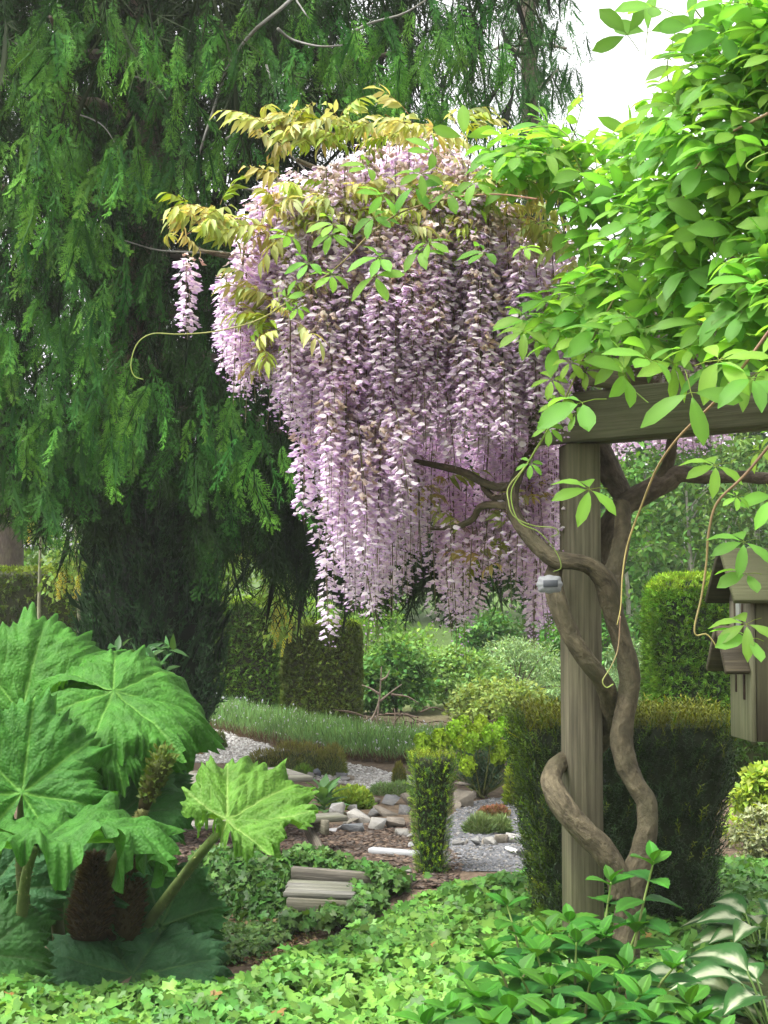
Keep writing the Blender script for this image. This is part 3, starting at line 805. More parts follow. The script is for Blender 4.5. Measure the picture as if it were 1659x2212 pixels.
FR = [(0, 1150), (60, 1190), (100, 1200), (175, 1250), (210, 1260), (240, 1150), (300, 1150), (380, 1220), (450, 1240), (520, 1235), (560, 1330), (620, 1270), (680, 1330), (735, 1345), (780, 1300), (820, 1395), (850, 1300), (930, 1280), (960, 1410), (1000, 1270), (1085, 1340), (1110, 1100)]
def cedar_ok(x, y):
    if x > 1110: return False
    if y > interp(x, FR): return False
    lim = 1050 - .02 * y + 20 * math.sin(y * .03) if y < 520 else 1110
    if x > lim: return False
    for (cx, cy, rx, ry) in ((12, 1180, 45, 75), (95, 1130, 20, 60), (300, 1000, 14, 90), (330, 1090, 12, 70), (448, 1150, 14, 90), (520, 1170, 10, 60), (415, 940, 16, 40), (652, 330, 12, 14), (668, 395, 18, 22), (1060, 250, 16, 40), (135, 1090, 12, 50), (205, 1220, 14, 50), (485, 1225, 22, 40)):
        if ((x - cx) / rx) ** 2 + ((y - cy) / ry) ** 2 < 1: return False
    return True
cl_mid, cl_back = [], []
while len(cl_mid) < 140:
    x, y = rng.uniform(-120, 1110), rng.uniform(-150, 1330)
    if x < 0 and False: continue
    yb = interp(x, FR)
    if cedar_ok(x, y + 110): cl_mid.append((x, y))
g = G(); LL = {0: [], 1: [], 2: []}
RF, PF, SF = [], [], []
for i, (p, j) in enumerate(tips):
    for R_, q, s in sprays_at(p, 6 if CL[j][2] else 4, 0, .8, .17): RF.append(R_); PF.append(q); SF.append(s)
hf = len(RF) // 2
g.scatter(CEDBL, np.array(RF[:hf]), np.array(PF[:hf]), np.array(SF[:hf])); g.scatter(CEDM[1], np.array(RF[hf:]), np.array(PF[hf:]), np.array(SF[hf:]))
for i, (x, y) in enumerate(cl_mid):
    Y = rng.uniform(10.8, 13.0); p = at(x, y, Y)
    for R_, q, s in sprays_at(p, 10, Y, .9, .22):
        LL[rng.integers(0, 3)].append((R_, q, s))
for k in LL:
    R_, q_, s_ = zip(*LL[k]); tm = (CEDM[0], CEDD[1], CEDD[0])[k]
    g.scatter(tm, np.array(R_), np.array(q_), np.array(s_))
RF, PF, SF = [], [], []
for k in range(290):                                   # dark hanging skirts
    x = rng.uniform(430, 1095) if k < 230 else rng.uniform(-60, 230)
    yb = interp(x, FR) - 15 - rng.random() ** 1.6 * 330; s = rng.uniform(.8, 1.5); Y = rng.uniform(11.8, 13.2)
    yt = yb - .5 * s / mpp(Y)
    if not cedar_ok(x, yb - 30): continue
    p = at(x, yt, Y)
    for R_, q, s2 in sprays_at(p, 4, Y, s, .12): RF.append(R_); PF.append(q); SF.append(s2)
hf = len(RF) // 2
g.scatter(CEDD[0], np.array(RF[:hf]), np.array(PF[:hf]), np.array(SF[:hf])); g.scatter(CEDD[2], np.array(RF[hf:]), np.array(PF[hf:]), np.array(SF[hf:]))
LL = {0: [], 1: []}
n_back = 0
while n_back < 650:                                    # inner crown, its deep shade put into the dark colour
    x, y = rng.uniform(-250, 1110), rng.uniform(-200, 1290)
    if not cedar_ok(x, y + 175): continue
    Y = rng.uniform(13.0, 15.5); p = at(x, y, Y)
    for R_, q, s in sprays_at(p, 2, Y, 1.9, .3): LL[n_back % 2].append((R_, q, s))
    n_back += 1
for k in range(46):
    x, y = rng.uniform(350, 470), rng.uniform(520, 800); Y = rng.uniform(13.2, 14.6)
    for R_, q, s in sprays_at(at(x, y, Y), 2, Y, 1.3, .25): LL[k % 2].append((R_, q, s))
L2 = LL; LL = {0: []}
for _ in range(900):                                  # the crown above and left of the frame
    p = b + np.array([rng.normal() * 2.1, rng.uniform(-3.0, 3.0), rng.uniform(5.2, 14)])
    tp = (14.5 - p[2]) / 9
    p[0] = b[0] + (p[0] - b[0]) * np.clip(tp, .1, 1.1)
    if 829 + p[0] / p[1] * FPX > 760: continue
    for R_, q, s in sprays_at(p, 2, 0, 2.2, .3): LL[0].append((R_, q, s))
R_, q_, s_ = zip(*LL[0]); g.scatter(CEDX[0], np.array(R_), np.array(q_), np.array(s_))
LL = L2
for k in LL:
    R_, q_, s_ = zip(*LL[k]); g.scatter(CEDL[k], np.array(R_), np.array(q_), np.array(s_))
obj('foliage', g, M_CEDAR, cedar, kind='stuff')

# second, thinner weeping conifer against the sky
b2 = at(1252, 1297, 17.5); b2[2] = 0
t = thing('weeping_conifer', 'thin weeping conifer standing against the white sky right of the cedar', 'tree', b2)
g = G(); tube(g, [b2, b2 + np.array([-.02, 0, 2.2]), b2 + np.array([-.5, 0, 5.5]), b2 + np.array([-.6, 0, 14])], [.2, .17, .13, .03], 9, (.11, .09, .07), n=18, rough=.08); obj('trunk', g, M_BARK, t)
g = G(); acc = []
for (x, y) in [(1085, -20), (1120, 10), (1160, -30), (1195, -10), (1225, -30), (1105, 60), (1140, 70), (1175, 60), (1200, 90), (1085, 110), (1120, 130), (1160, 120), (1190, 140), (1215, 150), (1100, 190), (1140, 180), (1170, 190), (1205, 180), (1090, 260), (1120, 260), (1150, 250), (1180, 230), (1075, 330), (1100, 330), (1130, 320), (1155, 330), (1085, 400), (1115, 400), (1140, 410), (1100, 470), (1130, 470), (1060, 420), (1045, 480), (1075, 500), (1145, 20), (1150, 120), (1145, 215), (1160, 280), (1165, 370), (1150, 60), (1135, 160), (1155, 430), (1170, 310), (1185, 60), (1190, 180), (1140, 330), (1150, 0)]:
    p = at(x, y - 20, 17.5 + rng.normal() * .4)
    for R_, q, s in sprays_at(p, 8, 0, .9, .17): acc.append((R_, q, s))
R_, q_, s_ = zip(*acc); g.scatter(CEDM[1], np.array(R_), np.array(q_), np.array(s_))
obj('foliage', g, M_CEDAR, t, kind='stuff')
for pp in ([(1130, 120), (1090, 100), (1060, 110)], [(1130, 90), (1170, 95), (1225, 105)], [(1130, 300), (1090, 330), (1050, 350)], [(1128, 200), (1165, 190), (1205, 150)]):
    g = G(); tube(g, [at(x, y, 17.4) for x, y in pp], [.05, .03, .012], 5, (.2, .18, .15), n=8); obj('branch', g, M_BARK, t)

# ================================================================ dark upright conifer
UY = 13.2
b = at(325, 1297, UY); b[2] = 0
t = thing('upright_conifer', 'dark blue green upright conifer column standing behind the giant leaves', 'tree', b)
PROF = [(-.05, .2), (.0, .22), (.25, .36), (.6, .5), (1.1, .57), (1.7, .53), (2.3, .43), (2.9, .28), (3.4, .05)]
g = G(); tube(g, [b + np.array([0, 0, -.1]), b + np.array([0, 0, 1.2]), b + np.array([0, 0, 3])], [.12, .1, .03], 8, (.1, .08, .06), n=8); obj('trunk', g, M_BARK, t)
upt = [cedar_spray(seed=s, L=.2, wide=.055, nlat=4, nf=1, col=(.75, .75, .75), tip=(1.3, 1.25, 1.15), curl=.0) for s in (21, 22, 23)]
g = G()
for q in range(3):
    k = 1200
    zz = rng.uniform(.0, 3.3, k); a = rng.uniform(-PI, PI, k)
    rad = np.interp(zz, [p_[0] for p_ in PROF], [p_[1] for p_ in PROF]) * (1 + .10 * np.sin(a * 9 + 1.5 * np.sin(zz * 1.2)) + .05 * np.sin(a * 17 + zz)) * rng.uniform(.88, 1.02, k)
    P = b + np.stack([rad * np.cos(a), rad * np.sin(a), zz], -1)
    out = np.stack([np.cos(a), np.sin(a), 0 * a], -1)
    F = unit(out * .45 + np.array([0, 0, 1]) + rvec(k, .15)); N = unit(np.cross(F, rvec(k)))
    tint = np.array([.034, .09, .032]) * (1 + .25 * noise3(P * 3, 4)[:, None])
    g.scatter(upt[q], frames(F, N), P, rng.uniform(.8, 1.5, k), tint=tint)
obj('foliage', g, M_YEW, t, kind='stuff')
g = G()
zz = np.linspace(-.05, 3.3, 20)
tube(g, np.stack([b[0] + 0 * zz, b[1] + 0 * zz, zz], -1), np.interp(zz, [p_[0] for p_ in PROF], [p_[1] for p_ in PROF]) * .85, 20, (.016, .03, .014), rough=.04)
obj('inner_branches', g, M_HEDGE, t)

# ================================================================ laburnum: hanging yellow chains
b = at(120, 1297, 16.6); b[2] = 0
t = thing('laburnum_tree', 'laburnum with thin pale stems and hanging yellow chains behind the cedar skirts', 'tree', b)
for pp in ([(85, 1480), (84, 1330), (86, 1220), (90, 1100)], [(172, 1480), (170, 1330), (168, 1260), (160, 1080)], [(160, 1085), (300, 985), (480, 985), (600, 1090)]):
    g = G(); tube(g, [at(x, y, 16.6) for x, y in pp], np.linspace(.024, .014, len(pp)), 6, (.26, .27, .17), n=10); obj('stem', g, M_BARK, t)
ch = G()
for k in range(46):
    a = k * 2.4; r_ = .035 * (1 - k / 60)
    V, T, C = simple_leaf(.028, .026, (.46, .41, .08) if k % 3 else (.36, .40, .14), .3, .3)
    d = np.array([math.cos(a), math.sin(a), -.5]); o = np.array([math.cos(a) * r_ * .4, .34 * k / 46, math.sin(a) * r_ * .4])
    R_ = frame1(np.array([d[0], .5, d[1]]), np.array([0, -1, .2])); ch.add(V @ R_.T + o, T, C)
mch = tmesh('blossom_chain', tmpl_of(ch), M_HERB)
chains = []
for (cx, cy, n, sx, sy) in ((300, 1000, 9, 22, 60), (445, 1140, 12, 22, 80), (520, 1150, 9, 22, 60), (330, 900, 4, 12, 40), (600, 1330, 6, 30, 40), (610, 1360, 4, 10, 30), (135, 1240, 5, 12, 30), (165, 1250, 4, 10, 30), (640, 990, 5, 12, 50), (95, 1120, 5, 25, 30), (560, 1180, 5, 30, 50), (455, 1290, 3, 6, 20)):
    for k in range(n): chains.append((cx + rng.normal() * sx * .6, cy - 20 + rng.normal() * sy * .5))
for (x, y) in chains:
    f = unit(np.array([rng.normal() * .12, rng.normal() * .12, -1]))
    inst('blossom_chain', mch, frame1(f, np.array([0, -1, 0])), at(x, y, 16.2 + rng.normal() * .4), rng.uniform(.5, .95), t)
cen = np.array([at(x + rng.normal() * 14, y - 15 + rng.normal() * 16, 16.5) for (x, y) in chains])
g = G(); clump_leaves(g, cen, .26, 34, .075, (.13, .20, .06), hang=1.0); obj('foliage', g, M_FAR, t, kind='stuff')

# ================================================================ rock garden
def rock(x, y, w, h, col, label, flat=1.0, lift=0.0, sharp=9):
    """x, y centre and w, h size in layout units."""
    p = gnd(x, y + h * .42, .0); d = p[1]
    W = w * mpp(d) * 1.22; H = h * mpp(d) * 1.22
    r = np.random.default_rng(int(x * 31 + y))
    bm = bmesh.new()
    for k in range(sharp):
        v = r.normal(size=3); v /= np.linalg.norm(v)
        v = np.sign(v) * np.abs(v) ** .75 * r.uniform(.8, 1.05)
        bm.verts.new((v[0] * W * .5, v[1] * W * .42, v[2] * H * .5))
    res = bmesh.ops.convex_hull(bm, input=bm.verts[:])
    bmesh.ops.delete(bm, geom=[v for v in bm.verts if not v.link_faces], context='VERTS')
    bmesh.ops.bevel(bm, geom=bm.edges[:], offset=min(W, H) * .015, segments=1, affect='EDGES', clamp_overlap=True)
    bmesh.ops.triangulate(bm, faces=bm.faces[:])
    bm.verts.index_update()
    V = np.array([v.co[:] for v in bm.verts]); T = np.array([[v.index for v in f.verts] for f in bm.faces]); bm.free()
    zc = H * .38 + lift
    base = np.array([p[0], p[1], float(hz(p[0], p[1])) + lift])
    g = G(); g.add(V + base + np.array([0, 0, H * .27]), T, np.asarray(col) * 1.0)
    tag(obj('rock', g, M_ROCK, base=base), label, 'rock', 'rocks edging the rock garden')
GREY, BLUE, TAN, PALE, WHITE, DARK = (.12, .122, .125), (.10, .115, .135), (.15, .13, .105), (.18, .18, .178), (.25, .25, .256), (.065, .062, .058)
for a in [(805, 1723, 32, 24, TAN, 'tan rock at the left end of the upper stone row, under the silver mound'),
          (843, 1724, 42, 28, GREY, 'flat-topped grey block in the middle of the upper stone row'),
          (878, 1723, 26, 28, TAN, 'brownish rock touching the flared yew in the upper stone row'),
          (835, 1750, 50, 30, TAN, 'squarish tan block below the flat-topped grey block'),
          (871, 1748, 32, 26, GREY, 'grey rock next to the yew, right of the squarish tan block'),
          (808, 1757, 27, 19, GREY, 'small grey rock left of the squarish tan block'),
          (777, 1760, 48, 48, WHITE, 'largest whitish rock of the heap behind the picnic bench'),
          (762, 1750, 24, 26, PALE, 'pale rock tucked behind the largest whitish rock'),
          (728, 1752, 38, 42, PALE, 'pale grey rock under the broad-leaved plant'),
          (757, 1773, 44, 18, DARK, 'dark flat slab in front of the largest whitish rock'),
          (760, 1790, 54, 22, BLUE, 'low blue-grey rock lying under the dark flat slab'),
          (733, 1786, 20, 20, WHITE, 'small white rock beside the end of the picnic bench'),
          (812, 1778, 44, 32, PALE, 'pale angular rock at the centre of the mulch edge'),
          (854, 1777, 42, 28, TAN, 'wedge-shaped tan rock at the mulch edge'),
          (869, 1796, 34, 22, GREY, 'flat grey rock left of the flared yew, on the mulch edge'),
          (886, 1802, 16, 15, WHITE, 'tiny white rock leaning on the flared yew'),
          (889, 1826, 15, 14, WHITE, 'tiny white rock halfway down the flared yew'),
          (714, 1795, 32, 9, WHITE, 'thin pale flake under the picnic bench'),
          (878, 1876, 32, 16, GREY, 'grey rock at the foot of the flared yew'),
          (686, 1670, 20, 24, BLUE, 'upright blue-grey stone under the low olive mound'),
          (733, 1650, 15, 36, TAN, 'tall narrow tan stone at the right end of the olive mound'),
          (641, 1676, 40, 20, TAN, 'flat tan stone below the left half of the olive mound'),
          (737, 1673, 32, 17, GREY, 'flat grey stone on the white gravel'),
          (745, 1681, 24, 14, WHITE, 'bluish white flake leaning on the flat grey stone'),
          (757, 1679, 18, 18, TAN, 'tan stone right of the bluish white flake'),
          (671, 1675, 20, 18, PALE, 'small pale stone between the tan and the upright stones'),
          (991, 1818, 32, 17, GREY, 'first grey rock right of the flared yew in the low edging'),
          (1006, 1816, 10, 14, DARK, 'narrow dark rock in the low edging'),
          (1027, 1817, 28, 24, BLUE, 'blue-grey pointed rock in the low edging'),
          (1047, 1816, 17, 17, TAN, 'small tan rock in the low edging, before the pale one'),
          (1061, 1814, 30, 25, PALE, 'pale rock in the middle of the low edging'),
          (1084, 1810, 30, 27, TAN, 'tan block in the low edging, right of the pale rock'),
          (1111, 1808, 36, 30, WHITE, 'big pale rock at the end of the low edging by the large yew'),
          (1122, 1816, 20, 23, BLUE, 'blue-grey rock in front of the end of the low edging'),
          (1001, 1724, 46, 44, TAN, 'largest rounded tan boulder at the foot of the euphorbia'),
          (1024, 1716, 12, 20, TAN, 'narrow tan stone right of the rounded boulder'),
          (989, 1736, 20, 23, TAN, 'tan stone left of the rounded boulder by the yew')]:
    rock(*a)
# flat stone lying on the boulder
p = gnd(1001, 1742); g = G()
bb = np.array([p[0], p[1], .16])
rs = np.random.default_rng(5)
V0 = []; 
bm = bmesh.new()
for k in range(16):
    v = unit(rs.normal(size=3)); bm.verts.new((v[0] * .075, v[1] * .06, v[2] * .022))
bmesh.ops.convex_hull(bm, input=bm.verts[:]); bmesh.ops.triangulate(bm, faces=bm.faces[:]); bm.verts.index_update()
V = np.array([v.co[:] for v in bm.verts]); T = np.array([[v.index for v in f.verts] for f in bm.faces]); bm.free()
g.add(V + bb + np.array([0, 0, .02]), T, TAN); tag(obj('rock', g, M_ROCK, base=bb), 'flat tan stone lying on top of the rounded boulder', 'rock', 'rocks edging the rock garden')

def mound(name, x, ybot, w, h, col, tip, label, cat='plant', n=1500, L=.05, bw=.007, lumps=1, mat=None, group=None, up=.5, deep=.8):
    b = gnd(x, ybot); b[2] = float(hz(b[0], b[1])); W = w * mpp(b[1]); H = h * mpp(b[1])
    t = thing(name, label, cat, b, group)
    g = G(); tm = diamond(1, bw / L, .05, (1, 1, 1), (1.3, 1.3, 1.25))
    body = G()
    for q in range(lumps):
        cx = (q + .5) / lumps - .5 if lumps > 1 else 0
        c = b + np.array([cx * W * .7, rng.normal() * .03, 0]); rw = W / 2 if lumps == 1 else W / lumps * .75
        k = n // lumps
        d = unit(rvec(k)); d[:, 2] = np.abs(d[:, 2]); 
        hh = H * (1 if lumps == 1 else rng.uniform(.8, 1.05))
        bumps = 1 + .12 * noise3(d * 4 + q, x)[:, None]
        P = c + d * np.array([rw, rw * deep, hh]) * bumps * rng.uniform(.8, 1.0, (k, 1))
        F = unit(d + np.array([0, 0, up]) + rvec(k, .35)); N = rvec(k)
        mixv = np.clip(d[:, 2:3] * 1.1 - .1 + .25 * rng.normal(size=(k, 1)), 0, 1)
        g.scatter(tm, frames(F, N), P, L * rng.uniform(.6, 1.3, k), tint=lerp(np.asarray(col), np.asarray(tip), mixv))
        a = np.linspace(0, 2 * PI, 15)[:-1]
        rings = [(1.0, 0), (.95, .35), (.75, .65), (.4, .85), (.02, .92)]
        V = np.concatenate([np.stack([c[0] + .84 * rw * r_ * np.cos(a), c[1] + .84 * rw * deep * r_ * np.sin(a), c[2] + hh * z_ * .85 + 0 * a], -1) for r_, z_ in rings])
        T = []
        for i in range(4):
            for j in range(14):
                p_, q_ = i * 14 + j, i * 14 + (j + 1) % 14
                T += [(p_, q_, q_ + 14), (p_, q_ + 14, p_ + 14)]
        body.add(V, T, np.asarray(col) * .45 + np.array([.02, .014, .008]))
    obj('stems', body, M_HEDGE, t)
    obj('foliage', g, mat or M_HERB, t, kind='stuff')
    return t
mound('cushion_plant', 620, 1672, 185, 66, (.11, .15, .04), (.22, .21, .075), 'wide low olive mound with reddish flush beside the lavender', n=3600, lumps=3, L=.05)
mound('cushion_plant', 715, 1672, 66, 60, (.11, .15, .04), (.22, .22, .08), 'rounded olive mound joined to the right end of the wide one', n=1500, L=.05)
mound('cushion_plant', 845, 1716, 84, 24, (.11, .18, .07), (.16, .24, .10), 'low silver green mat above the upper stone row', n=1500, lumps=2, L=.04)
mound('cushion_plant', 1038, 1800, 62, 32, (.12, .18, .075), (.18, .24, .11), 'grey green tuft on the grey gravel, left of its smaller twin', n=1400, L=.05)
mound('cushion_plant', 1080, 1797, 38, 28, (.12, .18, .075), (.18, .24, .11), 'smaller grey green tuft on the grey gravel next to the low edging', n=900, L=.05)
mound('stonecrop', 1066, 1764, 62, 24, (.14, .15, .06), (.24, .12, .08), 'reddish stonecrop cushion on the gravel below the euphorbia', n=1300, lumps=2, L=.028, bw=.014)
mound('lady_mantle', 758, 1746, 88, 40, (.12, .19, .04), (.22, .30, .06), 'yellow green lady\'s mantle above the whitish rock', n=1500, L=.05, bw=.03)
mound('cushion_plant', 415, 1628, 40, 16, (.2, .16, .05), (.32, .2, .07), 'orange tinted low cushion left on the white gravel', n=500, L=.04)
mound('cushion_plant', 655, 1680, 40, 22, (.1, .17, .04), (.14, .24, .05), 'small fresh green tuft before the stones of the olive mound', n=600, L=.05)
mound('dwarf_conifer', 475, 1618, 26, 34, (.07, .12, .035), (.14, .18, .06), 'tiny young conifer on the white gravel', cat='conifer', n=600, L=.045, up=1.2)
mound('dwarf_conifer', 862, 1690, 27, 42, (.085, .11, .03), (.2, .19, .06), 'egg shaped dwarf conifer standing left of the flared yew', cat='conifer', n=1200, L=.03, up=1.4)
mound('golden_shrub', 1125, 1742, 60, 110, (.11, .16, .03), (.24, .30, .05), 'yellow green bush right of the euphorbia, by the big yew', cat='shrub', n=1500, L=.05, bw=.02)

# broad-leaved plant by the table
b = gnd(700, 1762); b[2] = 0
t = thing('broadleaf_plant', 'grey green plant with long broad leaves beside the picnic table', 'plant', b)
lm = tmesh('leaf', simple_leaf(.2, .085, (.09, .17, .07), .3, .35), M_BROAD, True)
g = G(); tube(g, [b, b + np.array([0, 0, .18])], [.012, .008], 5, (.1, .16, .05)); obj('stem', g, M_STEM, t)
for k in range(22):
    a = k * 2.4; el = .3 + .9 * (k / 22)
    f = np.array([math.cos(a) * math.cos(el), math.sin(a) * math.cos(el), math.sin(el)])
    inst('leaf', lm, frame1(f, np.array([0, 0, 1.0]) + .2 * rvec(1)[0]), b + np.array([0, 0, .02 + .14 * k / 22]), rng.uniform(.8, 1.15), t)

# ---- lavender bed
fr = [gnd(x, y) for x, y in ((420, 1568), (470, 1582), (570, 1608), (680, 1632), (760, 1647), (850, 1652), (925, 1654))]
k = 15000
u = rng.random(k); v = rng.random(k)
fx = np.interp(u * 6, range(7), [p[0] for p in fr]); fy = np.interp(u * 6, range(7), [p[1] for p in fr])
X = fx + v * .25; Yv = fy + v * 1.7
lump = .8 + .3 * noise2(X * 3.2, Yv * 3, 2)
hh = (.27 + .05 * v) * lump * np.clip(.55 + v * 3, 0, 1)
F = unit(np.column_stack([rng.normal(0, .3, k), rng.normal(-.1, .25, k), np.ones(k)])); N = rvec(k)
g = G()
tint = np.array([.18, .31, .125]) * (1 + .22 * rng.normal(size=(k, 1))) + np.array([.02, .015, .03]) * (rng.random((k, 1)) < .2)
P = np.column_stack([X, Yv, hh * .25 * rng.uniform(.5, 3.0, k)])
g.scatter(diamond(1, .055, .01, (.85, .85, .85), (1.3, 1.3, 1.3)), frames(F, N), P, hh * .6, tint=np.clip(tint, .01, 1))
k2 = 600; id_ = rng.integers(0, k, k2)
g.scatter(diamond(.03, .014, .004, (.55, .55, .66)), frames(unit(rvec(k2) + np.array([0, 0, 1])), rvec(k2)), P[id_] + np.column_stack([0 * id_, 0 * id_, hh[id_] * .55]), rng.uniform(.7, 1.4, k2))
k3 = 1800; u = rng.random(k3); fx = np.interp(u * 6, range(7), [p[0] for p in fr]); fy = np.interp(u * 6, range(7), [p[1] for p in fr])
v3 = rng.random(k3) * .35
g.scatter(diamond(1, .06, .01, (.12, .085, .06)), frames(unit(np.column_stack([rng.normal(0, .5, k3), rng.normal(-.3, .4, k3), np.ones(k3)])), rvec(k3)), np.column_stack([fx, fy + v3, 0 * fx]), rng.uniform(.1, .19, k3))
tag(obj('lavender', g, M_HERB), 'long grey green bed of lavender in front of the clipped hedges', 'lavender', kind='stuff')

# ---- euphorbia
b = gnd(1042, 1722); b[2] = 0; EY = b[1]
t = thing('euphorbia', 'tall euphorbia with round lime yellow flower heads beside the big yew', 'plant', b)
head = G()
for k in range(230):
    d = unit(rng.normal(size=3)); d[1] = d[1]
    P0 = d * np.array([.052, .062, .052]) * rng.uniform(.75, 1.0)
    V, T, C = simple_leaf(.022, .026, np.array((.31, .48, .075)) * rng.uniform(.7, 1.2), .3, .1)
    R_ = frame1(unit(rng.normal(size=3) + d * .6), d + rng.normal(size=3) * .3); head.add(V @ R_.T + P0 + np.array([0, .05, 0]), T, C)
mhead = [tmesh('flower_head', tmpl_of(head), M_HERB)]
g = G(); lf = G()
heads = [(960, 1592), (985, 1572), (1005, 1562), (942, 1612), (1030, 1577), (1022, 1602), (1060, 1582), (1085, 1570), (1100, 1590), (1117, 1602), (1082, 1617), (1008, 1625), (1015, 1652), (1073, 1630), (1097, 1612), (1124, 1632), (1050, 1602), (976, 1602), (1000, 1592), (1106, 1642), (1040, 1560), (1065, 1605), (925, 1600), (1010, 1640)]
for i, (x, y) in enumerate(heads):
    q = at(x, y + 16, EY + rng.uniform(-.3, .3)); d = unit(q - b)
    m_ = lerp(b, q, .55) + np.array([(q[0] - b[0]) * .1, 0, -.02])
    tube(g, [b + rvec(1, .03)[0] * np.array([1, 1, 0]), m_, q], [.008, .007, .005], 5, (.12, .13, .05), n=7, col2=(.2, .26, .06))
    inst('flower_head', mhead[0], frame1(unit(q - m_), np.array([0, -1, .2])), q, rng.uniform(.95, 1.3), t)
    k = 46; s_ = rng.uniform(.3, .93, k); P = lerp(b, q, s_[:, None]) + (4 * s_ * (1 - s_))[:, None] * .4 * (m_ - lerp(b, q, .5))
    a = rng.random(k) * 2 * PI
    lf.scatter(diamond(.065, .009, .002, (.085, .15, .085), (.12, .19, .1)), frames(unit(np.stack([np.cos(a), np.sin(a), .5 + 0 * a], -1) + d * .3), rvec(k)), P, rng.uniform(.7, 1.3, k))
for i in range(40):
    q = b + np.array([rng.normal() * .17, rng.normal() * .14, rng.uniform(.2, .38)])
    k = 34; s_ = rng.uniform(.25, 1, k); a = rng.random(k) * 2 * PI
    tube(g, [b, q], [.006, .003], 4, (.12, .15, .06))
    lf.scatter(diamond(.06, .009, .002, (.075, .14, .08), (.11, .18, .1)), frames(unit(np.stack([np.cos(a), np.sin(a), .6 + 0 * a], -1)), rvec(k)), lerp(b, q, s_[:, None]), rng.uniform(.7, 1.3, k))
obj('stems', g, M_STEM, t); obj('foliage', lf, M_HERB, t, kind='stuff')

# ---- yews
SH = [shoot(seed=s, L=.085, n=14) for s in range(3)]
SHW = [shoot(seed=s, L=.085, n=11, w=.006, col=(.75, .75, .75), tip=(1.35, 1.35, 1.2), stem=(1.2, 1.1, .8)) for s in range(3)]
def yew(name, xt0, xt1, xb0, xb1, ytop, ybot, Y, depth, n, size, colf, label, top_n=0, top_col=(.2, .16, .02), top_size=1.0, upness=.8, seed=0):
    zt = at(0, ytop, Y)[2]; zb = float(hz(*gnd((xb0 + xb1) / 2, ybot)[:2])) - .02
    m_ = mpp(Y)
    ct = at((xt0 + xt1) / 2, ytop, Y)[0]; cb = at((xb0 + xb1) / 2, ybot, Y)[0]
    wt, wb = (xt1 - xt0) * m_ / 2, (xb1 - xb0) * m_ / 2
    b = np.array([cb, Y + depth / 2, zb]); t = thing(name, label, 'topiary', b)
    def place(u, v, w):
        e = 6.0; q = np.stack([u, v], -1); nr = (np.abs(q) ** e).sum(-1) ** (1 / e); q = q / nr[:, None]
        nn = np.sign(q) * np.abs(q) ** (e - 1)
        s = (w + 1) / 2; hw = lerp(wb, wt, s); cx = lerp(cb, ct, s); dd = depth / 2 * lerp(wb / wt, 1, s)
        P = np.stack([cx + q[:, 0] * hw, b[1] + q[:, 1] * dd, lerp(zb, zt, s)], -1)
        Nn = unit(np.stack([nn[:, 0], nn[:, 1], -.15 + 0 * s], -1))
        wav = .022 * noise3(P * np.array([9, 9, 2.5]), seed) * min(1, depth / .4)
        return P + Nn * wav[:, None], Nn
    g = G(); a = np.linspace(0, 2 * PI, 41)[:-1]; rows = []
    for w in np.linspace(-1, .97, 12):
        P, Nn = place(np.cos(a), np.sin(a), np.full(40, w)); rows.append(P - Nn * (.035 if depth > .4 else .02))
    V = np.concatenate(rows + [rows[-1].mean(0)[None]]); T = []
    for i in range(11):
        for j in range(40):
            p_, q_ = i * 40 + j, i * 40 + (j + 1) % 40; T += [(p_, q_, q_ + 40), (p_, q_ + 40, p_ + 40)]
    T += [(440 + j, 440 + (j + 1) % 40, len(V) - 1) for j in range(40)]
    g.add(V, T, (.014, .02, .008)); obj('inner_branches', g, M_HEDGE, t)
    g = G()
    for q in range(3):
        k = n // 3; a = rng.random(k) * 2 * PI; w = rng.uniform(-1, 1, k)
        P, Nn = place(np.cos(a) * 1.0, np.sin(a), w)
        F = unit(Nn * .7 + np.array([0, 0, upness]) + rvec(k, .3)); tint = colf(P, Nn, w)
        g.scatter(SHW[q], frames(F, rvec(k)), P - Nn * rng.uniform(-.005, .04, (k, 1)), size * rng.uniform(.6, 1.3, k), tint=tint)
        k = top_n // 3
        u, v = rng.uniform(-1, 1, k), rng.uniform(-1, 1, k)
        P = np.stack([ct + u * wt * .97, b[1] + v * depth / 2 * .97, np.full(k, zt) + rng.normal(0, .012, k) - .03], -1)
        F = unit(np.array([0, 0, 1.3]) + rvec(k, .3)); tint = lerp(np.asarray(top_col), np.array([.09, .12, .02]), rng.random((k, 1))) * (1 + .25 * rng.normal(size=(k, 1)))
        g.scatter(SHW[q], frames(F, rvec(k)), P, top_size * rng.uniform(.45, 1.6, k), tint=np.clip(tint, .01, .6))
    obj('foliage', g, M_YEW, t, kind='stuff')
    return t
def col_small(P, Nn, w):
    f = (rng.random((len(P), 1)) < .42)
    return np.where(f, np.array([.13, .215, .022]), np.array([.032, .075, .016])) * (1 + .2 * rng.normal(size=(len(P), 1))).clip(.5, 1.5)
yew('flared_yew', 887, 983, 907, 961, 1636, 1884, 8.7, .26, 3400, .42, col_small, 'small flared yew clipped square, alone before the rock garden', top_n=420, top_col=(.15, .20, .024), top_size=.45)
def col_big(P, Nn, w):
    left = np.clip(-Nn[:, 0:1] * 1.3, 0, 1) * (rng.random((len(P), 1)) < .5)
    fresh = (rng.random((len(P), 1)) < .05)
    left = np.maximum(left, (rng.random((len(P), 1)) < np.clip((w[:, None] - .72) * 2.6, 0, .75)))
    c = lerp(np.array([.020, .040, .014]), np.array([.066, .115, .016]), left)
    return np.where(fresh, np.array([.10, .13, .02]), c) * (1 + .25 * rng.normal(size=(len(P), 1))).clip(.4, 1.6)
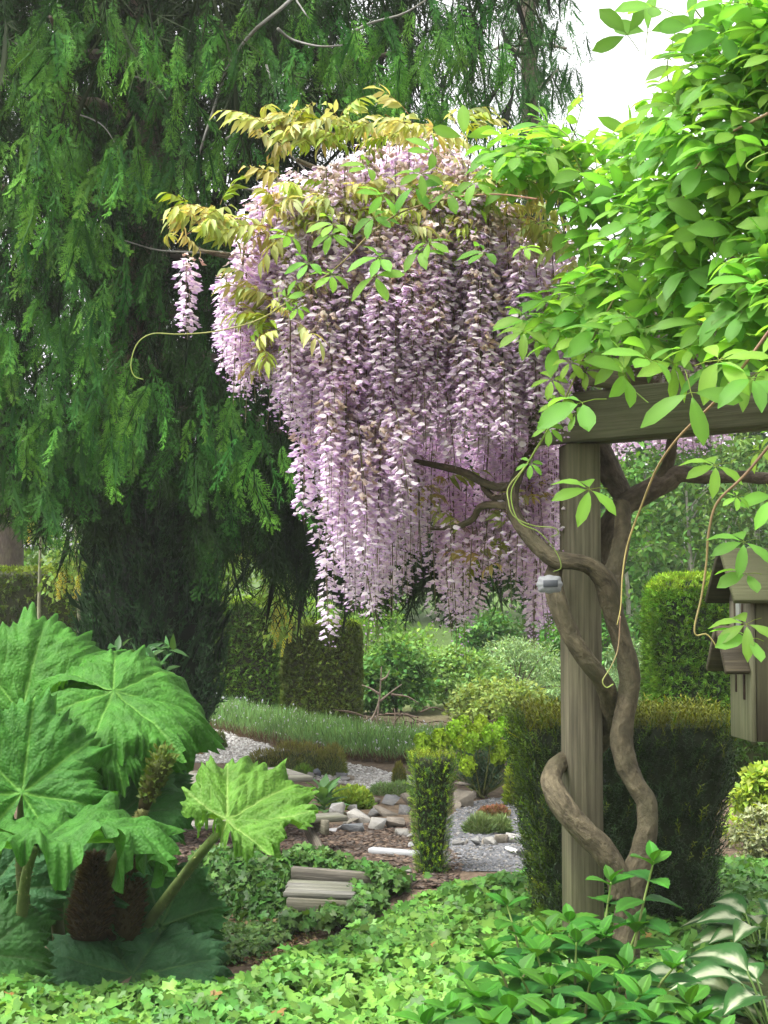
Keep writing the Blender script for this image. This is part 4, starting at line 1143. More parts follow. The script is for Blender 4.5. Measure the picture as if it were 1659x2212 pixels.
yew('flared_yew', 1134, 1600, 1192, 1545, 1572, 2096, 6.75, .8, 6800, .9, col_big, 'big dark flared yew block standing behind the post', top_n=1500, top_col=(.165, .18, .03), top_size=.95, upness=1.3, seed=3)

# ---- things by the right edge
shrub('variegated_shrub', 1655, 9.6, 1640, 1870, 150, (.17, .23, .05), 'bright yellow green leafy shrub at the right edge above the variegated one', None, 40, 46, .055, deep=.8)
shrub('variegated_shrub', 1650, 8.9, 1740, 1905, 150, (.17, .19, .11), 'cream variegated twiggy shrub at the right edge above the bark path', None, 46, 46, .035, deep=.8)

# ================================================================ steps, table, board, hose
def local(o, a, s, z, A, S):
    return np.array(o) + A * a + S * s + np.array([0, 0, z])
OLD = (.2, .19, .165)
b = gnd(680, 1930, -.05)
t = thing('garden_step', 'weathered plank step half buried in the ivy', 'step', b)
xa, xb_ = at(617, 1900, 8.35)[0], at(762, 1900, 8.35)[0]
g = G(); plank(g, (at(630, 1880, 8.62)[0], 8.62, .035), (at(890, 1895, 8.5)[0], 8.5, .005), np.array([0, 0, 1.0]), .07, .05, (.13, .118, .095), r=.1); obj('rail', g, M_WOOD, t)
for k in range(4):
    yy = 8.52 - k * .092
    g = G(); plank(g, (xa + rng.normal() * .006, yy, -.008 + rng.normal() * .003), (xb_ + rng.uniform(0, .04), yy - .06, -.012), np.array([0, 1.0, 0]), .086, .03, np.array((.16, .155, .137)) * rng.uniform(.85, 1.1)); obj('plank', g, M_WOOD, t)
g = G(); plank(g, (xa + .02, 8.17, -.055), (xb_ - .02, 8.1, -.06), np.array([0, 0, 1.0]), .075, .035, (.12, .11, .088)); obj('riser', g, M_WOOD, t)

A3 = unit(np.array([.92, .4, 0])); S3 = unit(np.array([.4, -.92, 0])); o = np.array([-.474, 10.0, 0])
t = thing('picnic_table', 'low weathered picnic table half hidden behind the bright green giant leaf', 'table', o + A3 * -.6 - S3 * .3)
for k in range(5):
    g = G(); plank(g, local(o, 0, -.06 - k * .125, .405, A3, S3), local(o, -1.45, -.06 - k * .125, .405, A3, S3), S3, .117, .035, np.array(OLD) * rng.uniform(.85, 1.15)); obj('plank', g, M_WOOD, t)
for s_, z_ in ((.5, .205), (-1.05, .205)):
    for q in range(2):
        g = G(); plank(g, local(o, .05, s_ - .05 - q * .1, z_, A3, S3), local(o, -1.5, s_ - .05 - q * .1, z_, A3, S3), S3, .094, .035, np.array(OLD) * rng.uniform(.85, 1.1)); obj('bench_plank', g, M_WOOD, t)
for a_ in (-.12, -.62):
    g = G(); plank(g, local(o, a_, .56, .165, A3, S3), local(o, a_, -1.2, .165, A3, S3), np.array([0, 0, 1.0]), .09, .036, (.13, .115, .09)); obj('crossbar', g, M_WOOD, t)
    for s0, s1 in ((-.12, .57), (-.5, -1.15)):
        g = G(); plank(g, local(o, a_ - .04, s0, .4, A3, S3), local(o, a_ - .04, s1, .0, A3, S3), A3 * .0 + S3, .09, .036, (.17, .15, .115)); obj('leg', g, M_WOOD, t)
g = G(); p0, p1 = gnd(800, 1844), gnd(905, 1853)
plank(g, p0 + np.array([0, 0, .022]), p1 + np.array([0, 0, .022]), np.array([0, 1.0, 0]), .07, .035, (.34, .345, .35))
o_ = obj('white_board', g, M_PAINT, base=(p0 + p1) / 2); tag(o_, 'white painted board lying on the bark mulch left of the flared yew', 'board')
p0, p1, p2 = gnd(1094, 1832, .03), gnd(1118, 1840, .03), gnd(1180, 1872, .02)
t = thing('garden_hose', 'black garden hose with a white nozzle lying on the grey gravel', 'hose', p1)
g = G(); tube(g, [p0, lerp(p0, p1, .6), p1], [.012, .014, .011], 8, (.7, .68, .62), n=6); obj('nozzle', g, M_PAINT, t)
g = G(); tube(g, [p1, lerp(p1, p2, .5) + np.array([0, 0, .015]), p2], .011, 7, (.02, .02, .02), n=10); obj('hose', g, M_STEM, t)

# ================================================================ ivy
def ivy_leaf(seed=0, col=(1, 1, 1), vein=(1.25, 1.2, 1.1)):
    r = np.random.default_rng(seed)
    out = [(0, .02), (-.22, -.12), (-.5, .1), (-.3, .3), (-.42, .58), (-.17, .6), (0, 1.0), (.17, .6), (.42, .58), (.3, .3), (.5, .1), (.22, -.12)]
    V = [(0, .25, 0)] + [(x * r.uniform(.85, 1.12), y * r.uniform(.9, 1.08), .18 * abs(x) + r.normal() * .03 - .12 * y * y) for x, y in out]
    T = [(0, i, i % 12 + 1) for i in range(1, 13)]
    T = [(a, c, b_) for a, b_, c in T]
    C = np.tile(np.asarray(col, float), (13, 1)); C[0] = vein; C[1] = vein
    return np.array(V), np.array(T), C
IVY = [ivy_leaf(s) for s in range(4)]
def ivy(name, P, Nrm, size, col, label, stem=True, tilt=.45, var=.2, extra=None):
    g = G(); k = len(P)
    F = unit(rvec(k, .8) * np.array([1, 1, .4]) + np.array([0, -.75, -.35])); N = unit(Nrm + rvec(k, tilt))
    tint = np.asarray(col) * (1 + var * rng.normal(size=(k, 1))).clip(.5, 1.6)
    if extra is not None: tint = extra(P, tint)
    for q in range(4):
        s_ = slice(q, None, 4)
        g.scatter(IVY[q], frames(F[s_], N[s_]), P[s_], (size if np.isscalar(size) else size[s_]) * rng.uniform(.55, 1.25, len(P[s_])), tint=tint[s_])
    return tag(obj(name, g, M_IVY), label, 'ivy', kind='stuff')
EDGE = [(-4.0, 6.6), (-2.2, 6.35), (-1.1, 6.3), (-.62, 6.4), (-.4, 6.75), (-.1, 7.3), (.1, 7.7), (.45, 8.2), (.9, 8.75), (2.0, 8.9), (3, 9)]
def ivy_top(X, Y):
    e = np.interp(X, [a[0] for a in EDGE], [a[1] for a in EDGE]); d = np.clip((e - Y) / .7, 0, 1)
    return (.03 + .12 * np.sqrt(d)) + .035 * noise2(X * 3.1, Y * 3.3, 1) + .02 * noise2(X * 8, Y * 8, 3) + np.where(e - Y > 0, hz(X, Y) * (1 - d), 0)
k = 42000
Yv = rng.uniform(3.4, 9.0, k); X = rng.uniform(-1, 1, k) * (Yv * .38 + .25)
e = np.interp(X, [a[0] for a in EDGE], [a[1] for a in EDGE]) + .08 * noise1(X * 7, 2)
keep = (Yv < e) & ~((X > .42 + .0 * Yv) & (Yv < 8.0) & (X > interp(0, [(0, .75)])) & (Yv < 6.2) & (X > 1.15))
X, Yv = X[keep], Yv[keep]; k = len(X)
Zt = ivy_top(X, Yv)
P = np.column_stack([X, Yv, Zt - rng.random(k) ** 2 * .09 + .01])
def fresh(P, tint):
    f = np.clip(.5 + .9 * noise2(P[:, 0] * 1.6 + 1, P[:, 1] * 1.1, 7), 0, 1)[:, None]
    dead = rng.random((len(P), 1)) < .005
    tint = np.where(dead, np.array([.22, .15, .05]), tint)
    return tint * lerp(np.array([.7, .78, .8]), np.array([1.35, 1.2, 1.1]), f)
ivy('ivy', P, np.array([0, -.22, 1.0]), .065, (.088, .215, .04), 'bright green carpet of ivy covering the whole foreground', extra=fresh)
# soil under the carpet
m = 40; uu, vv = np.meshgrid(np.linspace(-3.6, 3.6, m), np.linspace(3.2, 9.0, m)); uu, vv = uu.ravel(), vv.ravel()
e = np.interp(uu, [a[0] for a in EDGE], [a[1] for a in EDGE]); zz = np.where(vv < e, ivy_top(uu, vv) - .075, -.4)
ij = (np.arange(m - 1)[:, None] * m + np.arange(m - 1)[None]).ravel(); Tq = np.concatenate([np.stack([ij, ij + 1, ij + m + 1], -1), np.stack([ij, ij + m + 1, ij + m], -1)])
g = G(); g.add(np.column_stack([uu, vv, zz]), Tq, (.03, .04, .014)); tag(obj('ivy_bed', g, M_SOIL, smooth=True), 'dark litter and stems under the ivy carpet', 'ground', kind='structure')
# dark bank
def bank(poly, n, z_of, size, col, name, label, thick=.08, nrm=(0, -.8, .6)):
    xs = [p[0] for p in poly]; ys = [p[1] for p in poly]; out = []
    while len(out) < n:
        x, y = rng.uniform(min(xs), max(xs)), rng.uniform(min(ys), max(ys))
        if inside(x, y, poly):
            q = gnd(x, y, z_of(x, y)); q[2] += rng.uniform(-.4, .6) * thick; out.append(q)
    return ivy(name, np.array(out), np.array(nrm), size, col, label, var=.25, tilt=.5)
bank([(415, 1850), (450, 1836), (560, 1848), (590, 1870), (622, 1890), (628, 1950), (610, 1985), (540, 2000), (440, 2005), (405, 1960)], 2300, lambda x, y: lerp(-.2, .08, np.clip((2005 - y) / 150, 0, 1)), .062, (.045, .11, .022), 'ivy', 'dark glossy ivy bank between the giant leaves and the plank step')
bank([(590, 1862), (640, 1838), (700, 1846), (760, 1868), (830, 1880), (880, 1900), (860, 1912), (740, 1880), (640, 1866)], 900, lambda x, y: .03 + .08 * np.clip((1880 - y) / 50, 0, 1), .06, (.06, .14, .028), 'ivy', 'ivy fringe along the rail of the plank step', nrm=(0, -.4, .9))
bank([(740, 1895), (800, 1885), (900, 1900), (960, 1890), (860, 1940), (760, 1985), (700, 1990), (690, 1960), (730, 1930)], 1300, lambda x, y: -.06 + .04 * noise1(x * .05), .06, (.05, .115, .022), 'ivy', 'darker ivy spilling over the right end of the plank step', nrm=(0, -.5, .9))
bank([(430, 1985), (540, 1985), (640, 1960), (720, 1975), (740, 1990), (640, 2010), (560, 2055), (470, 2080), (400, 2060)], 1900, lambda x, y: -.17, .05, (.06, .12, .03), 'ivy', 'sparse ivy sprouts creeping over the brown hollow', thick=.03, nrm=(0, -.3, 1))
bank([(610, 1925), (720, 1925), (735, 1960), (700, 1990), (610, 1990)], 260, lambda x, y: -.1, .06, (.05, .11, .025), 'ivy', 'ivy leaves below the front edge of the plank step', nrm=(0, -.8, .6))
# litter in the hollow
k = 2600; lit = G(); pts = []
while len(pts) < k:
    x, y = rng.uniform(380, 720), rng.uniform(1965, 2080)
    q = gnd(x, y, -.18); q[2] = float(hz(q[0], q[1])) + rng.uniform(0, .03); pts.append(q)
pts = np.array(pts)
cols = np.array([(.16, .11, .065), (.1, .07, .045), (.2, .17, .1), (.09, .13, .04), (.07, .12, .03), (.13, .09, .06)])[rng.integers(0, 6, k)]
lit.scatter(LEAF_FAR[1], frames(rvec(k) * np.array([1, 1, .3]), unit(rvec(k, .5) + np.array([0, 0, 1]))), pts, rng.uniform(.015, .04, k), tint=cols)
tag(obj('leaf_litter', lit, M_HERB), 'brown leaf litter and low sprouts in the hollow', None, kind='stuff')

# ================================================================ gunnera
def tri(x):
    return 2 * np.abs(x - np.floor(x + .5)) * 2 - 1
def gunnera_leaf(R, cup=.2, flop=.15, ruf=1.0, arch=0.0, seed=0, col=(.05, .13, .025), vein=(.15, .25, .06), nL=7, open_=.2, na=300, nr=34, quilt=1.0, back=.0, rim=.13):
    r = np.random.default_rng(seed)
    th = np.linspace(-(PI - open_), PI - open_, na)
    step = 2 * (PI - open_) / nL
    cen = (np.arange(nL) - (nL - 1) / 2) * step + r.normal(0, .03, nL)
    d = th[:, None] - cen[None]
    li = np.abs(d).argmin(1); dth = d[np.arange(na), li]
    ln = (1 - .055 * np.abs(np.arange(nL) - (nL - 1) / 2) ** 1.15) * r.uniform(.93, 1.06, nL)
    ln = ln * (1 - back * (np.abs(np.arange(nL) - (nL - 1) / 2) / ((nL - 1) / 2)) ** 2)
    ph = dth / (step / 2)
    lens = np.interp(th, cen, ln)
    r0 = lens * (1 - .075 * np.abs(ph) ** 2.2)
    teeth = .035 * tri(ph * 2.1 + .5 + seed) + .05 * tri(ph * 4.9 + li * .37 + .1 * np.sin(ph * 9)) + .03 * np.abs(tri(ph * 10.1 + li)) + .012 * r.normal(size=na)
    r1 = r0 * (1 + teeth * 1.15)
    rho = np.linspace(0, 1, nr) ** .85
    rr = R * (r0[:, None] * rho + (r1 - r0)[:, None] * rho ** 5)
    x = rr * np.sin(th)[:, None]; y = rr * np.cos(th)[:, None]
    s = rr / R * np.cos(dth)[:, None]; dd = rr / R * np.abs(np.sin(dth))[:, None]
    frac = ((s - dd * .95) / .125 + .37 * (li % 3)[:, None]) % 1.0
    bulge = np.sqrt(np.clip(np.sin(PI * frac), 0, 1))
    edge = rho[None] ** 4
    lobdroop = r.uniform(.5, 1.5, nL)
    rimd = np.clip(rho[None] - .84, 0, 1) / .16 * (1 + .55 * np.sin(th * 9 + seed * 2) + .5 * np.sin(th * 23 + seed))[:, None]
    lob = .5 + .5 * np.cos(PI * ph)[:, None]
    z = R * (cup * rho[None] ** 1.7 - .035 * lob * rho[None] + quilt * .015 * bulge * np.clip(dd * 12, 0, 1) - .025 * np.exp(-(dd / .03) ** 2) * np.clip(rho[None] * 8, 0, 1)
             + ruf * .06 * edge * np.sin(th * 13 + seed)[:, None] + ruf * .04 * edge * np.sin(th * 31 + seed * 2)[:, None]
             - flop * np.clip(rho[None] - .55, 0, 1) ** 2 * 7 * lobdroop[li][:, None]
             + .07 * rho[None] ** 1.5 * np.sin(th * 3 + seed)[:, None] + 0.02 * rho[None] * noise2(x / R * 5 + seed, y / R * 5, seed) + .012 * noise2(x / R * 17 + seed, y / R * 17, seed + 2))
    z -= arch * y * y / R + rim * R * np.clip(rimd, 0, 2.2) ** 1.4
    pull = 1 - .06 * np.clip(rimd, 0, 2) ** 1.5; x = x * pull; y = y * pull
    V = np.stack([x, y, z], -1).reshape(-1, 3)
    pv = np.exp(-(dd * R / (.0022 + .0045 * (1 - rho[None]))) ** 2) * (rho[None] > .02)
    sv = np.exp(-(np.minimum(frac, 1 - frac) / .055) ** 2) * .5 * (dd > .01) * (rho[None] < .97)
    fine = .2 * np.exp(-(np.minimum((frac * 4 + dd * 9) % 1, 1 - (frac * 4 + dd * 9) % 1) / .12) ** 2)
    w = np.clip(pv * .9 + sv * .75 + fine, 0, 1)[..., None]
    mott = (1 + .10 * np.sin(rr * 40 + th[:, None] * 6))[..., None]
    C = (np.asarray(col) * mott * (1 - w) + np.asarray(vein) * w)
    C = lerp(C, np.asarray(col) * 1.5, (.35 * rho[None] ** 8)[..., None]).reshape(-1, 3)
    ij = (np.arange(na - 1)[:, None] * nr + np.arange(nr - 1)[None]).ravel()
    T = np.concatenate([np.stack([ij, ij + nr, ij + nr + 1], -1), np.stack([ij, ij + nr + 1, ij + 1], -1)])
    T = T[:, ::-1]
    N = np.cross(V[T[:, 1]] - V[T[:, 0]], V[T[:, 2]] - V[T[:, 0]])
    if N[:, 2].mean() < 0: T = T[:, ::-1]
    return V, T, C
b = np.array([-1.35, 7.0, -.2])
gun = thing('gunnera', 'giant rhubarb with huge jagged crinkled leaves and brown flower cones in the left foreground', 'plant', b)
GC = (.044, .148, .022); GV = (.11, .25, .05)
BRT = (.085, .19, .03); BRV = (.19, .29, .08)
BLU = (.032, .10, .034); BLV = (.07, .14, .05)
def gleaf(x, y, Y, tip, nrm, R, stalk=None, **kw):
    n0 = at(x, y, Y)
    V, T, C = gunnera_leaf(R, **kw)
    M_ = frame1(np.array(tip, float), np.array(nrm, float))
    g = G(); g.add(V @ M_.T + n0, T, C, .5)
    o_ = obj('leaf', g, M_GUN, gun, smooth=True)
    if stalk:
        pts = [n0 - M_[:, 2] * .035] + [at(*q) for q in stalk]
        g = G(); tube(g, pts, np.linspace(.017, .032, len(pts)), 9, (.10, .15, .045), n=14, rough=.06, col2=(.08, .10, .04))
        P = []; 
        L_ = smooth_path(np.array(pts), 60)
        k = 240; q = L_[rng.integers(0, 60, k)]; dv = unit(rvec(k)); rad = .022
        g.scatter(diamond(.014, .005, 0, (.16, .17, .06)), frames(dv, rvec(k)), q + dv * rad, rng.uniform(.6, 1.2, k))
        obj('stalk', g, M_STEM, o_)
    return n0
# big leaf at the back, its right lobes arching toward the post
gleaf(45, 1540, 7.2, (.12, .4, .85), (.15, -.72, .66), .64, [(90, 1620, 7.3), (110, 1850, 7.1), (130, 2050, 7.0)], cup=.04, flop=.2, arch=.06, seed=3, rim=.13, col=GC, vein=GV)
gleaf(245, 1492, 7.05, (.95, .12, -.12), (.14, -.5, .86), .50, [(215, 1600, 7.15), (170, 1950, 7.0)], cup=.02, flop=.13, rim=.12, seed=43, col=GC, vein=GV, arch=.12)
# its neighbour under the right lobes
gleaf(230, 1565, 6.95, (.85, -.25, -.18), (.12, -.62, .78), .37, [(210, 1700, 7.05), (170, 1950, 7.0)], cup=.02, flop=.14, seed=5, col=GC, vein=GV, arch=.1)
# front left upright leaf
gleaf(48, 1712, 6.45, (.02, .42, .9), (.22, -.88, .42), .49, [(45, 1850, 6.6), (60, 2050, 6.8)], cup=.14, flop=.1, seed=8, col=(.036, .125, .021), vein=GV, back=.3)
# bowl leaf seen from the side
gleaf(75, 1815, 6.0, (.85, -.2, .0), (.03, .03, 1), .62, [(55, 1900, 6.1), (46, 2000, 6.25), (44, 2070, 6.4)], cup=.2, flop=.09, ruf=1.2, rim=.10, seed=12, col=(.046, .14, .024), vein=GV)
# bright leaf
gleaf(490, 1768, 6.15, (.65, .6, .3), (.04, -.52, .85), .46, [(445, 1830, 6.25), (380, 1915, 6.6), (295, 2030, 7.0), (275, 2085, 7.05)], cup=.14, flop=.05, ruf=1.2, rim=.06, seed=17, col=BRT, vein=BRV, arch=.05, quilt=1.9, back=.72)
# leaves behind, their shade put into a darker blue green
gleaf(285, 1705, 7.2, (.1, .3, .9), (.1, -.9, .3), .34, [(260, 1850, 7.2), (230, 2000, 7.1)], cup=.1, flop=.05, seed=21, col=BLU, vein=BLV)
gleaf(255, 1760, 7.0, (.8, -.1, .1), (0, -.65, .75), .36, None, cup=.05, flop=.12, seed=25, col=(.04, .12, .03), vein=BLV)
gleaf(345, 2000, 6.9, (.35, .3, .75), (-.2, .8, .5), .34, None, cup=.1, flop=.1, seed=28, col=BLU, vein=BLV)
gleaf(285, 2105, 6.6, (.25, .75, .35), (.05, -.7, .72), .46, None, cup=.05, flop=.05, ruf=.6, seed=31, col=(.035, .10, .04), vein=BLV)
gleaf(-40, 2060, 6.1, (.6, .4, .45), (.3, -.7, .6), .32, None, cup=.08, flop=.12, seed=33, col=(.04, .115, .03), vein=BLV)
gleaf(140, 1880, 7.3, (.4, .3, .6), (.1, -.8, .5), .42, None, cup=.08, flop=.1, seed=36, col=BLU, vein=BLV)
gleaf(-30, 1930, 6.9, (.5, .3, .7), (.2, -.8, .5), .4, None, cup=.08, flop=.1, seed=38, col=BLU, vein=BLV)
# rolled young leaf
pts = [at(225, 1905, 6.75), at(285, 1800, 6.7), at(312, 1745, 6.68)]
g = G(); tube(g, pts, [.03, .027, .026], 9, (.11, .12, .04), n=10, rough=.08); k = 260; L_ = smooth_path(np.array(pts), 60); q = L_[rng.integers(0, 60, k)]; dv = unit(rvec(k))
g.scatter(diamond(.014, .005, 0, (.17, .16, .06)), frames(dv, rvec(k)), q + dv * .024, rng.uniform(.6, 1.2, k)); st = obj('stalk', g, M_STEM, gun)
g = G(); tube(g, [at(310, 1748, 6.68), at(325, 1700, 6.66), at(345, 1655, 6.64), at(352, 1632, 6.63)], [.024, .036, .046, .03], 12, (.06, .055, .02), n=12, rough=.2, col2=(.06, .09, .022))
k = 420; tt = rng.random(k); P = lerp(at(318, 1725, 6.66), at(352, 1632, 6.62), tt[:, None]); dv = unit(rvec(k)); P = P + dv * (.028 + .025 * tt)[:, None]
g.scatter(simple_leaf(.028, .018, (.09, .13, .03), .4, .3), frames(dv + np.array([0, 0, .7]), rvec(k)), P, rng.uniform(.5, 1.2, k)); obj('rolled_leaf', g, M_HERB, st)
# flower cones
for (x0, y0, x1, y1, Y, w, c) in ((192, 2025, 205, 1850, 6.7, .098, (.066, .05, .028)), (262, 2025, 285, 1800, 6.85, .105, (.075, .062, .03))):
    p0, p1 = at(x0, y0, Y), at(x1, y1, Y); g = G()
    tube(g, [p0, lerp(p0, p1, .3), lerp(p0, p1, .7), p1], [w * .8, w * .85, w * .55, .02], 14, np.array(c) * .6, n=10, rough=.05)
    k = 1900; tt = rng.random(k) ** .8; a = rng.random(k) * 2 * PI
    rad = np.interp(tt, [0, .3, .7, 1], [w * .8, w * .85, w * .55, .015]); out = np.stack([np.cos(a), np.sin(a), .0 * a], -1)
    P = lerp(p0, p1, tt[:, None]) + out * rad[:, None]
    g.scatter(diamond(.05, .014, .004, np.array(c) * .8, np.array(c) * 1.5), frames(out + np.array([0, 0, .75]) + rvec(k, .15), out * .2 + rvec(k, .4) + np.array([0, 0, 1])), P - out * .01, rng.uniform(.6, 1.15, k))
    obj('flower_cone', g, M_HERB, gun)

# small broad-leaved plant peeping over the back leaf
b = at(300, 1430, 7.9); b[2] = hz(b[0], b[1])
t = thing('laurel', 'small glossy leaved shrub peeping over the top edge of the giant leaf', 'shrub', b)
g = G(); tube(g, [b, at(290, 1440, 7.9)], [.02, .01], 5, (.1, .12, .05)); obj('stem', g, M_STEM, t)
lm = tmesh('leaf', simple_leaf(.1, .035, (.045, .12, .03), .25, .3), M_IVY, True)
for k in range(70):
    q = at(rng.uniform(235, 380), 0, 7.9); q = at(rng.uniform(235, 380), rng.uniform(1395, 1480), 7.9 + rng.normal() * .1)
    inst('leaf', lm, frame1(rvec(1)[0] + np.array([0, -.3, .3]), np.array([0, -.5, 1.0]) + rvec(1, .4)[0]), q, rng.uniform(.7, 1.2), t)

# ================================================================ pergola
vw = unit(np.array([.118, .993, 0])); pr = np.array([.993, -.118, 0])
pax = pr * math.cos(math.radians(15)) + vw * math.sin(math.radians(15)); pay = np.array([-pax[1], pax[0], 0])
PC = at(1254, 1297, 6.26); PC[2] = 0
perg = thing('pergola', 'weathered timber pergola post and beams carrying the wisteria and the bright green climber', 'pergola', PC)
g = G(); box(g, PC + np.array([0, 0, 1.08]), pax, pay, np.array([0, 0, 1.0]), .143, .143, 2.36, (.125, .112, .072), .006); obj('post', g, M_POST, perg)
BD = unit(np.array([.745, -.667, 0])); BN = np.array([BD[1], -BD[0], 0]); 
if BN[1] > 0: BN = -BN
B0 = np.array([.735, 6.2, 0])
WC = (.165, .155, .115)
def beam(name, a0, a1, z0, z1, off, th, col=WC):
    p0 = B0 + BD * a0 - BN * off; p1 = B0 + BD * a1 - BN * off
    g = G(); plank(g, p0 + np.array([0, 0, (z0 + z1) / 2]), p1 + np.array([0, 0, (z0 + z1) / 2]), np.array([0, 0, 1.0]), z1 - z0, th, col, .006); return obj(name, g, M_WOOD, perg)
beam('beam', -.15, 1.9, 2.264, 2.468, .03, .085)
beam('beam', .02, 1.9, 2.262, 2.45, .15, .06)
beam('upper_beam', -.1, 2.0, 2.6, 2.78, .42, .08, (.15, .135, .09))
beam('upper_beam', -.1, 2.0, 2.6, 2.78, .95, .08, (.15, .135, .09))
for a0 in (.25, .95, 1.65):
    p0 = B0 + BD * a0 + BN * .12; p1 = B0 + BD * a0 - BN * 1.5
    g = G(); plank(g, p0 + np.array([0, 0, 2.533]), p1 + np.array([0, 0, 2.533]), np.array([0, 0, 1.0]), .126, .05, (.15, .135, .09), .005); obj('rafter', g, M_WOOD, perg)
p2 = B0 + BD * 1.95 - BN * .09
g = G(); box(g, p2 + np.array([0, 0, 1.12]), pax, pay, np.array([0, 0, 1.0]), .143, .143, 2.28, (.125, .112, .072), .006); obj('post', g, M_POST, perg)
p2 = B0 + BD * .95 - BN * 1.45
g = G(); box(g, p2 + np.array([0, 0, 1.22]), pax, pay, np.array([0, 0, 1.0]), .143, .143, 2.49, (.125, .112, .072), .006)
obj('post', g, M_POST, perg)

# ================================================================ wisteria
wb = at(1350, 2110, 6.05); wb[2] = 0
wis = thing('wisteria', 'old wisteria twisting up the post with long hanging pale lilac flower racemes', 'climber', wb)
VC = (.10, .083, .05)
def limb(pts, name='branch', sides=12, n=70, rough=.07, col=VC, seed=0):
    P = np.array([np.append(at(x, y, Y), .79 * r_ * mpp(Y)) for x, y, Y, r_ in pts])
    g = G(); tube(g, P[:, :3], P[:, 3], sides, col, n=n, rough=rough, seed=seed)
    return obj(name, g, M_VINE, wis, smooth=True)
limb([(1350, 2140, 6.05, 40), (1352, 2040, 6.05, 38), (1360, 1960, 6.05, 36), (1366, 1905, 6.05, 40), (1384, 1850, 6.05, 33), (1398, 1790, 6.05, 29), (1396, 1735, 6.06, 28), (1370, 1688, 6.07, 27), (1350, 1640, 6.08, 30), (1342, 1585, 6.09, 31),
      (1352, 1530, 6.1, 29), (1361, 1465, 6.1, 29), (1347, 1400, 6.1, 27), (1328, 1335, 6.09, 29), (1314, 1275, 6.07, 32), (1298, 1243, 6.05, 28), (1272, 1222, 6.04, 24), (1238, 1213, 6.03, 23), (1203, 1210, 6.04, 24), (1175, 1192, 6.06, 22), (1142, 1158, 6.1, 21), (1112, 1112, 6.15, 19), (1106, 1072, 6.2, 18), (1122, 1020, 6.3, 15), (1150, 960, 6.4, 12), (1140, 880, 6.5, 9)], 'trunk', 14, 190, .085, seed=1)
limb([(1340, 1935, 6.02, 32), (1330, 1880, 6.0, 32), (1295, 1828, 5.98, 33), (1248, 1782, 5.98, 34), (1212, 1735, 6.0, 34), (1192, 1695, 6.06, 29), (1198, 1660, 6.17, 26), (1225, 1640, 6.32, 26), (1270, 1625, 6.42, 26), (1306, 1590, 6.36, 26), (1318, 1540, 6.24, 26), (1312, 1495, 6.12, 26), (1288, 1452, 6.04, 25), (1252, 1405, 6.01, 26), (1222, 1350, 6.01, 26), (1204, 1300, 6.03, 26), (1196, 1255, 6.08, 25), (1202, 1215, 6.12, 20)], 'trunk', 14, 170, .09, seed=4)
limb([(1318, 1275, 6.1, 30), (1332, 1215, 6.14, 26), (1345, 1150, 6.2, 24), (1342, 1090, 6.28, 24)], seed=6)
limb([(1290, 1215, 6.5, 24), (1312, 1150, 6.45, 30), (1345, 1095, 6.42, 32), (1395, 1063, 6.4, 32), (1440, 1040, 6.38, 30), (1470, 1024, 6.36, 24), (1530, 1030, 6.3, 19), (1600, 1030, 6.2, 17), (1680, 1033, 6.1, 16), (1800, 1020, 6.0, 14)], 'trunk', 14, 90, .08, col=(.13, .105, .08), seed=8)
limb([(1345, 1070, 6.42, 28), (1318, 1020, 6.45, 34), (1295, 965, 6.48, 30), (1270, 900, 6.52, 26), (1250, 800, 6.6, 20)], seed=9, col=(.12, .1, .075))
limb([(1425, 1045, 6.38, 24), (1444, 1000, 6.38, 17), (1452, 950, 6.38, 15), (1458, 880, 6.4, 13)], seed=10)
limb([(1104, 1050, 6.25, 13), (1070, 1052, 6.28, 12), (1040, 1040, 6.32, 11), (1000, 1020, 6.36, 11), (940, 1005, 6.4, 9), (875, 992, 6.45, 6)], seed=11)
limb([(1108, 1070, 6.25, 12), (1075, 1078, 6.3, 11), (1050, 1060, 6.34, 9), (1040, 1040, 6.36, 8)], seed=12)
limb([(1104, 1095, 6.2, 12), (1060, 1090, 6.26, 11), (1035, 1098, 6.32, 10), (1020, 1122, 6.36, 9), (985, 1138, 6.4, 8), (930, 1142, 6.46, 5)], seed=13)
limb([(1250, 800, 6.6, 20), (1130, 620, 6.55, 20), (1000, 500, 6.5, 17), (880, 430, 6.5, 14), (740, 388, 6.45, 10), (640, 345, 6.4, 6)], seed=14)
limb([(1000, 500, 6.5, 14), (880, 470, 6.5, 12), (760, 520, 6.5, 10), (640, 550, 6.45, 8), (530, 552, 6.4, 6), (420, 540, 6.35, 4)], seed=15)
limb([(520, 556, 6.42, 5), (470, 552, 6.4, 4), (425, 535, 6.36, 4)], seed=16, n=12)
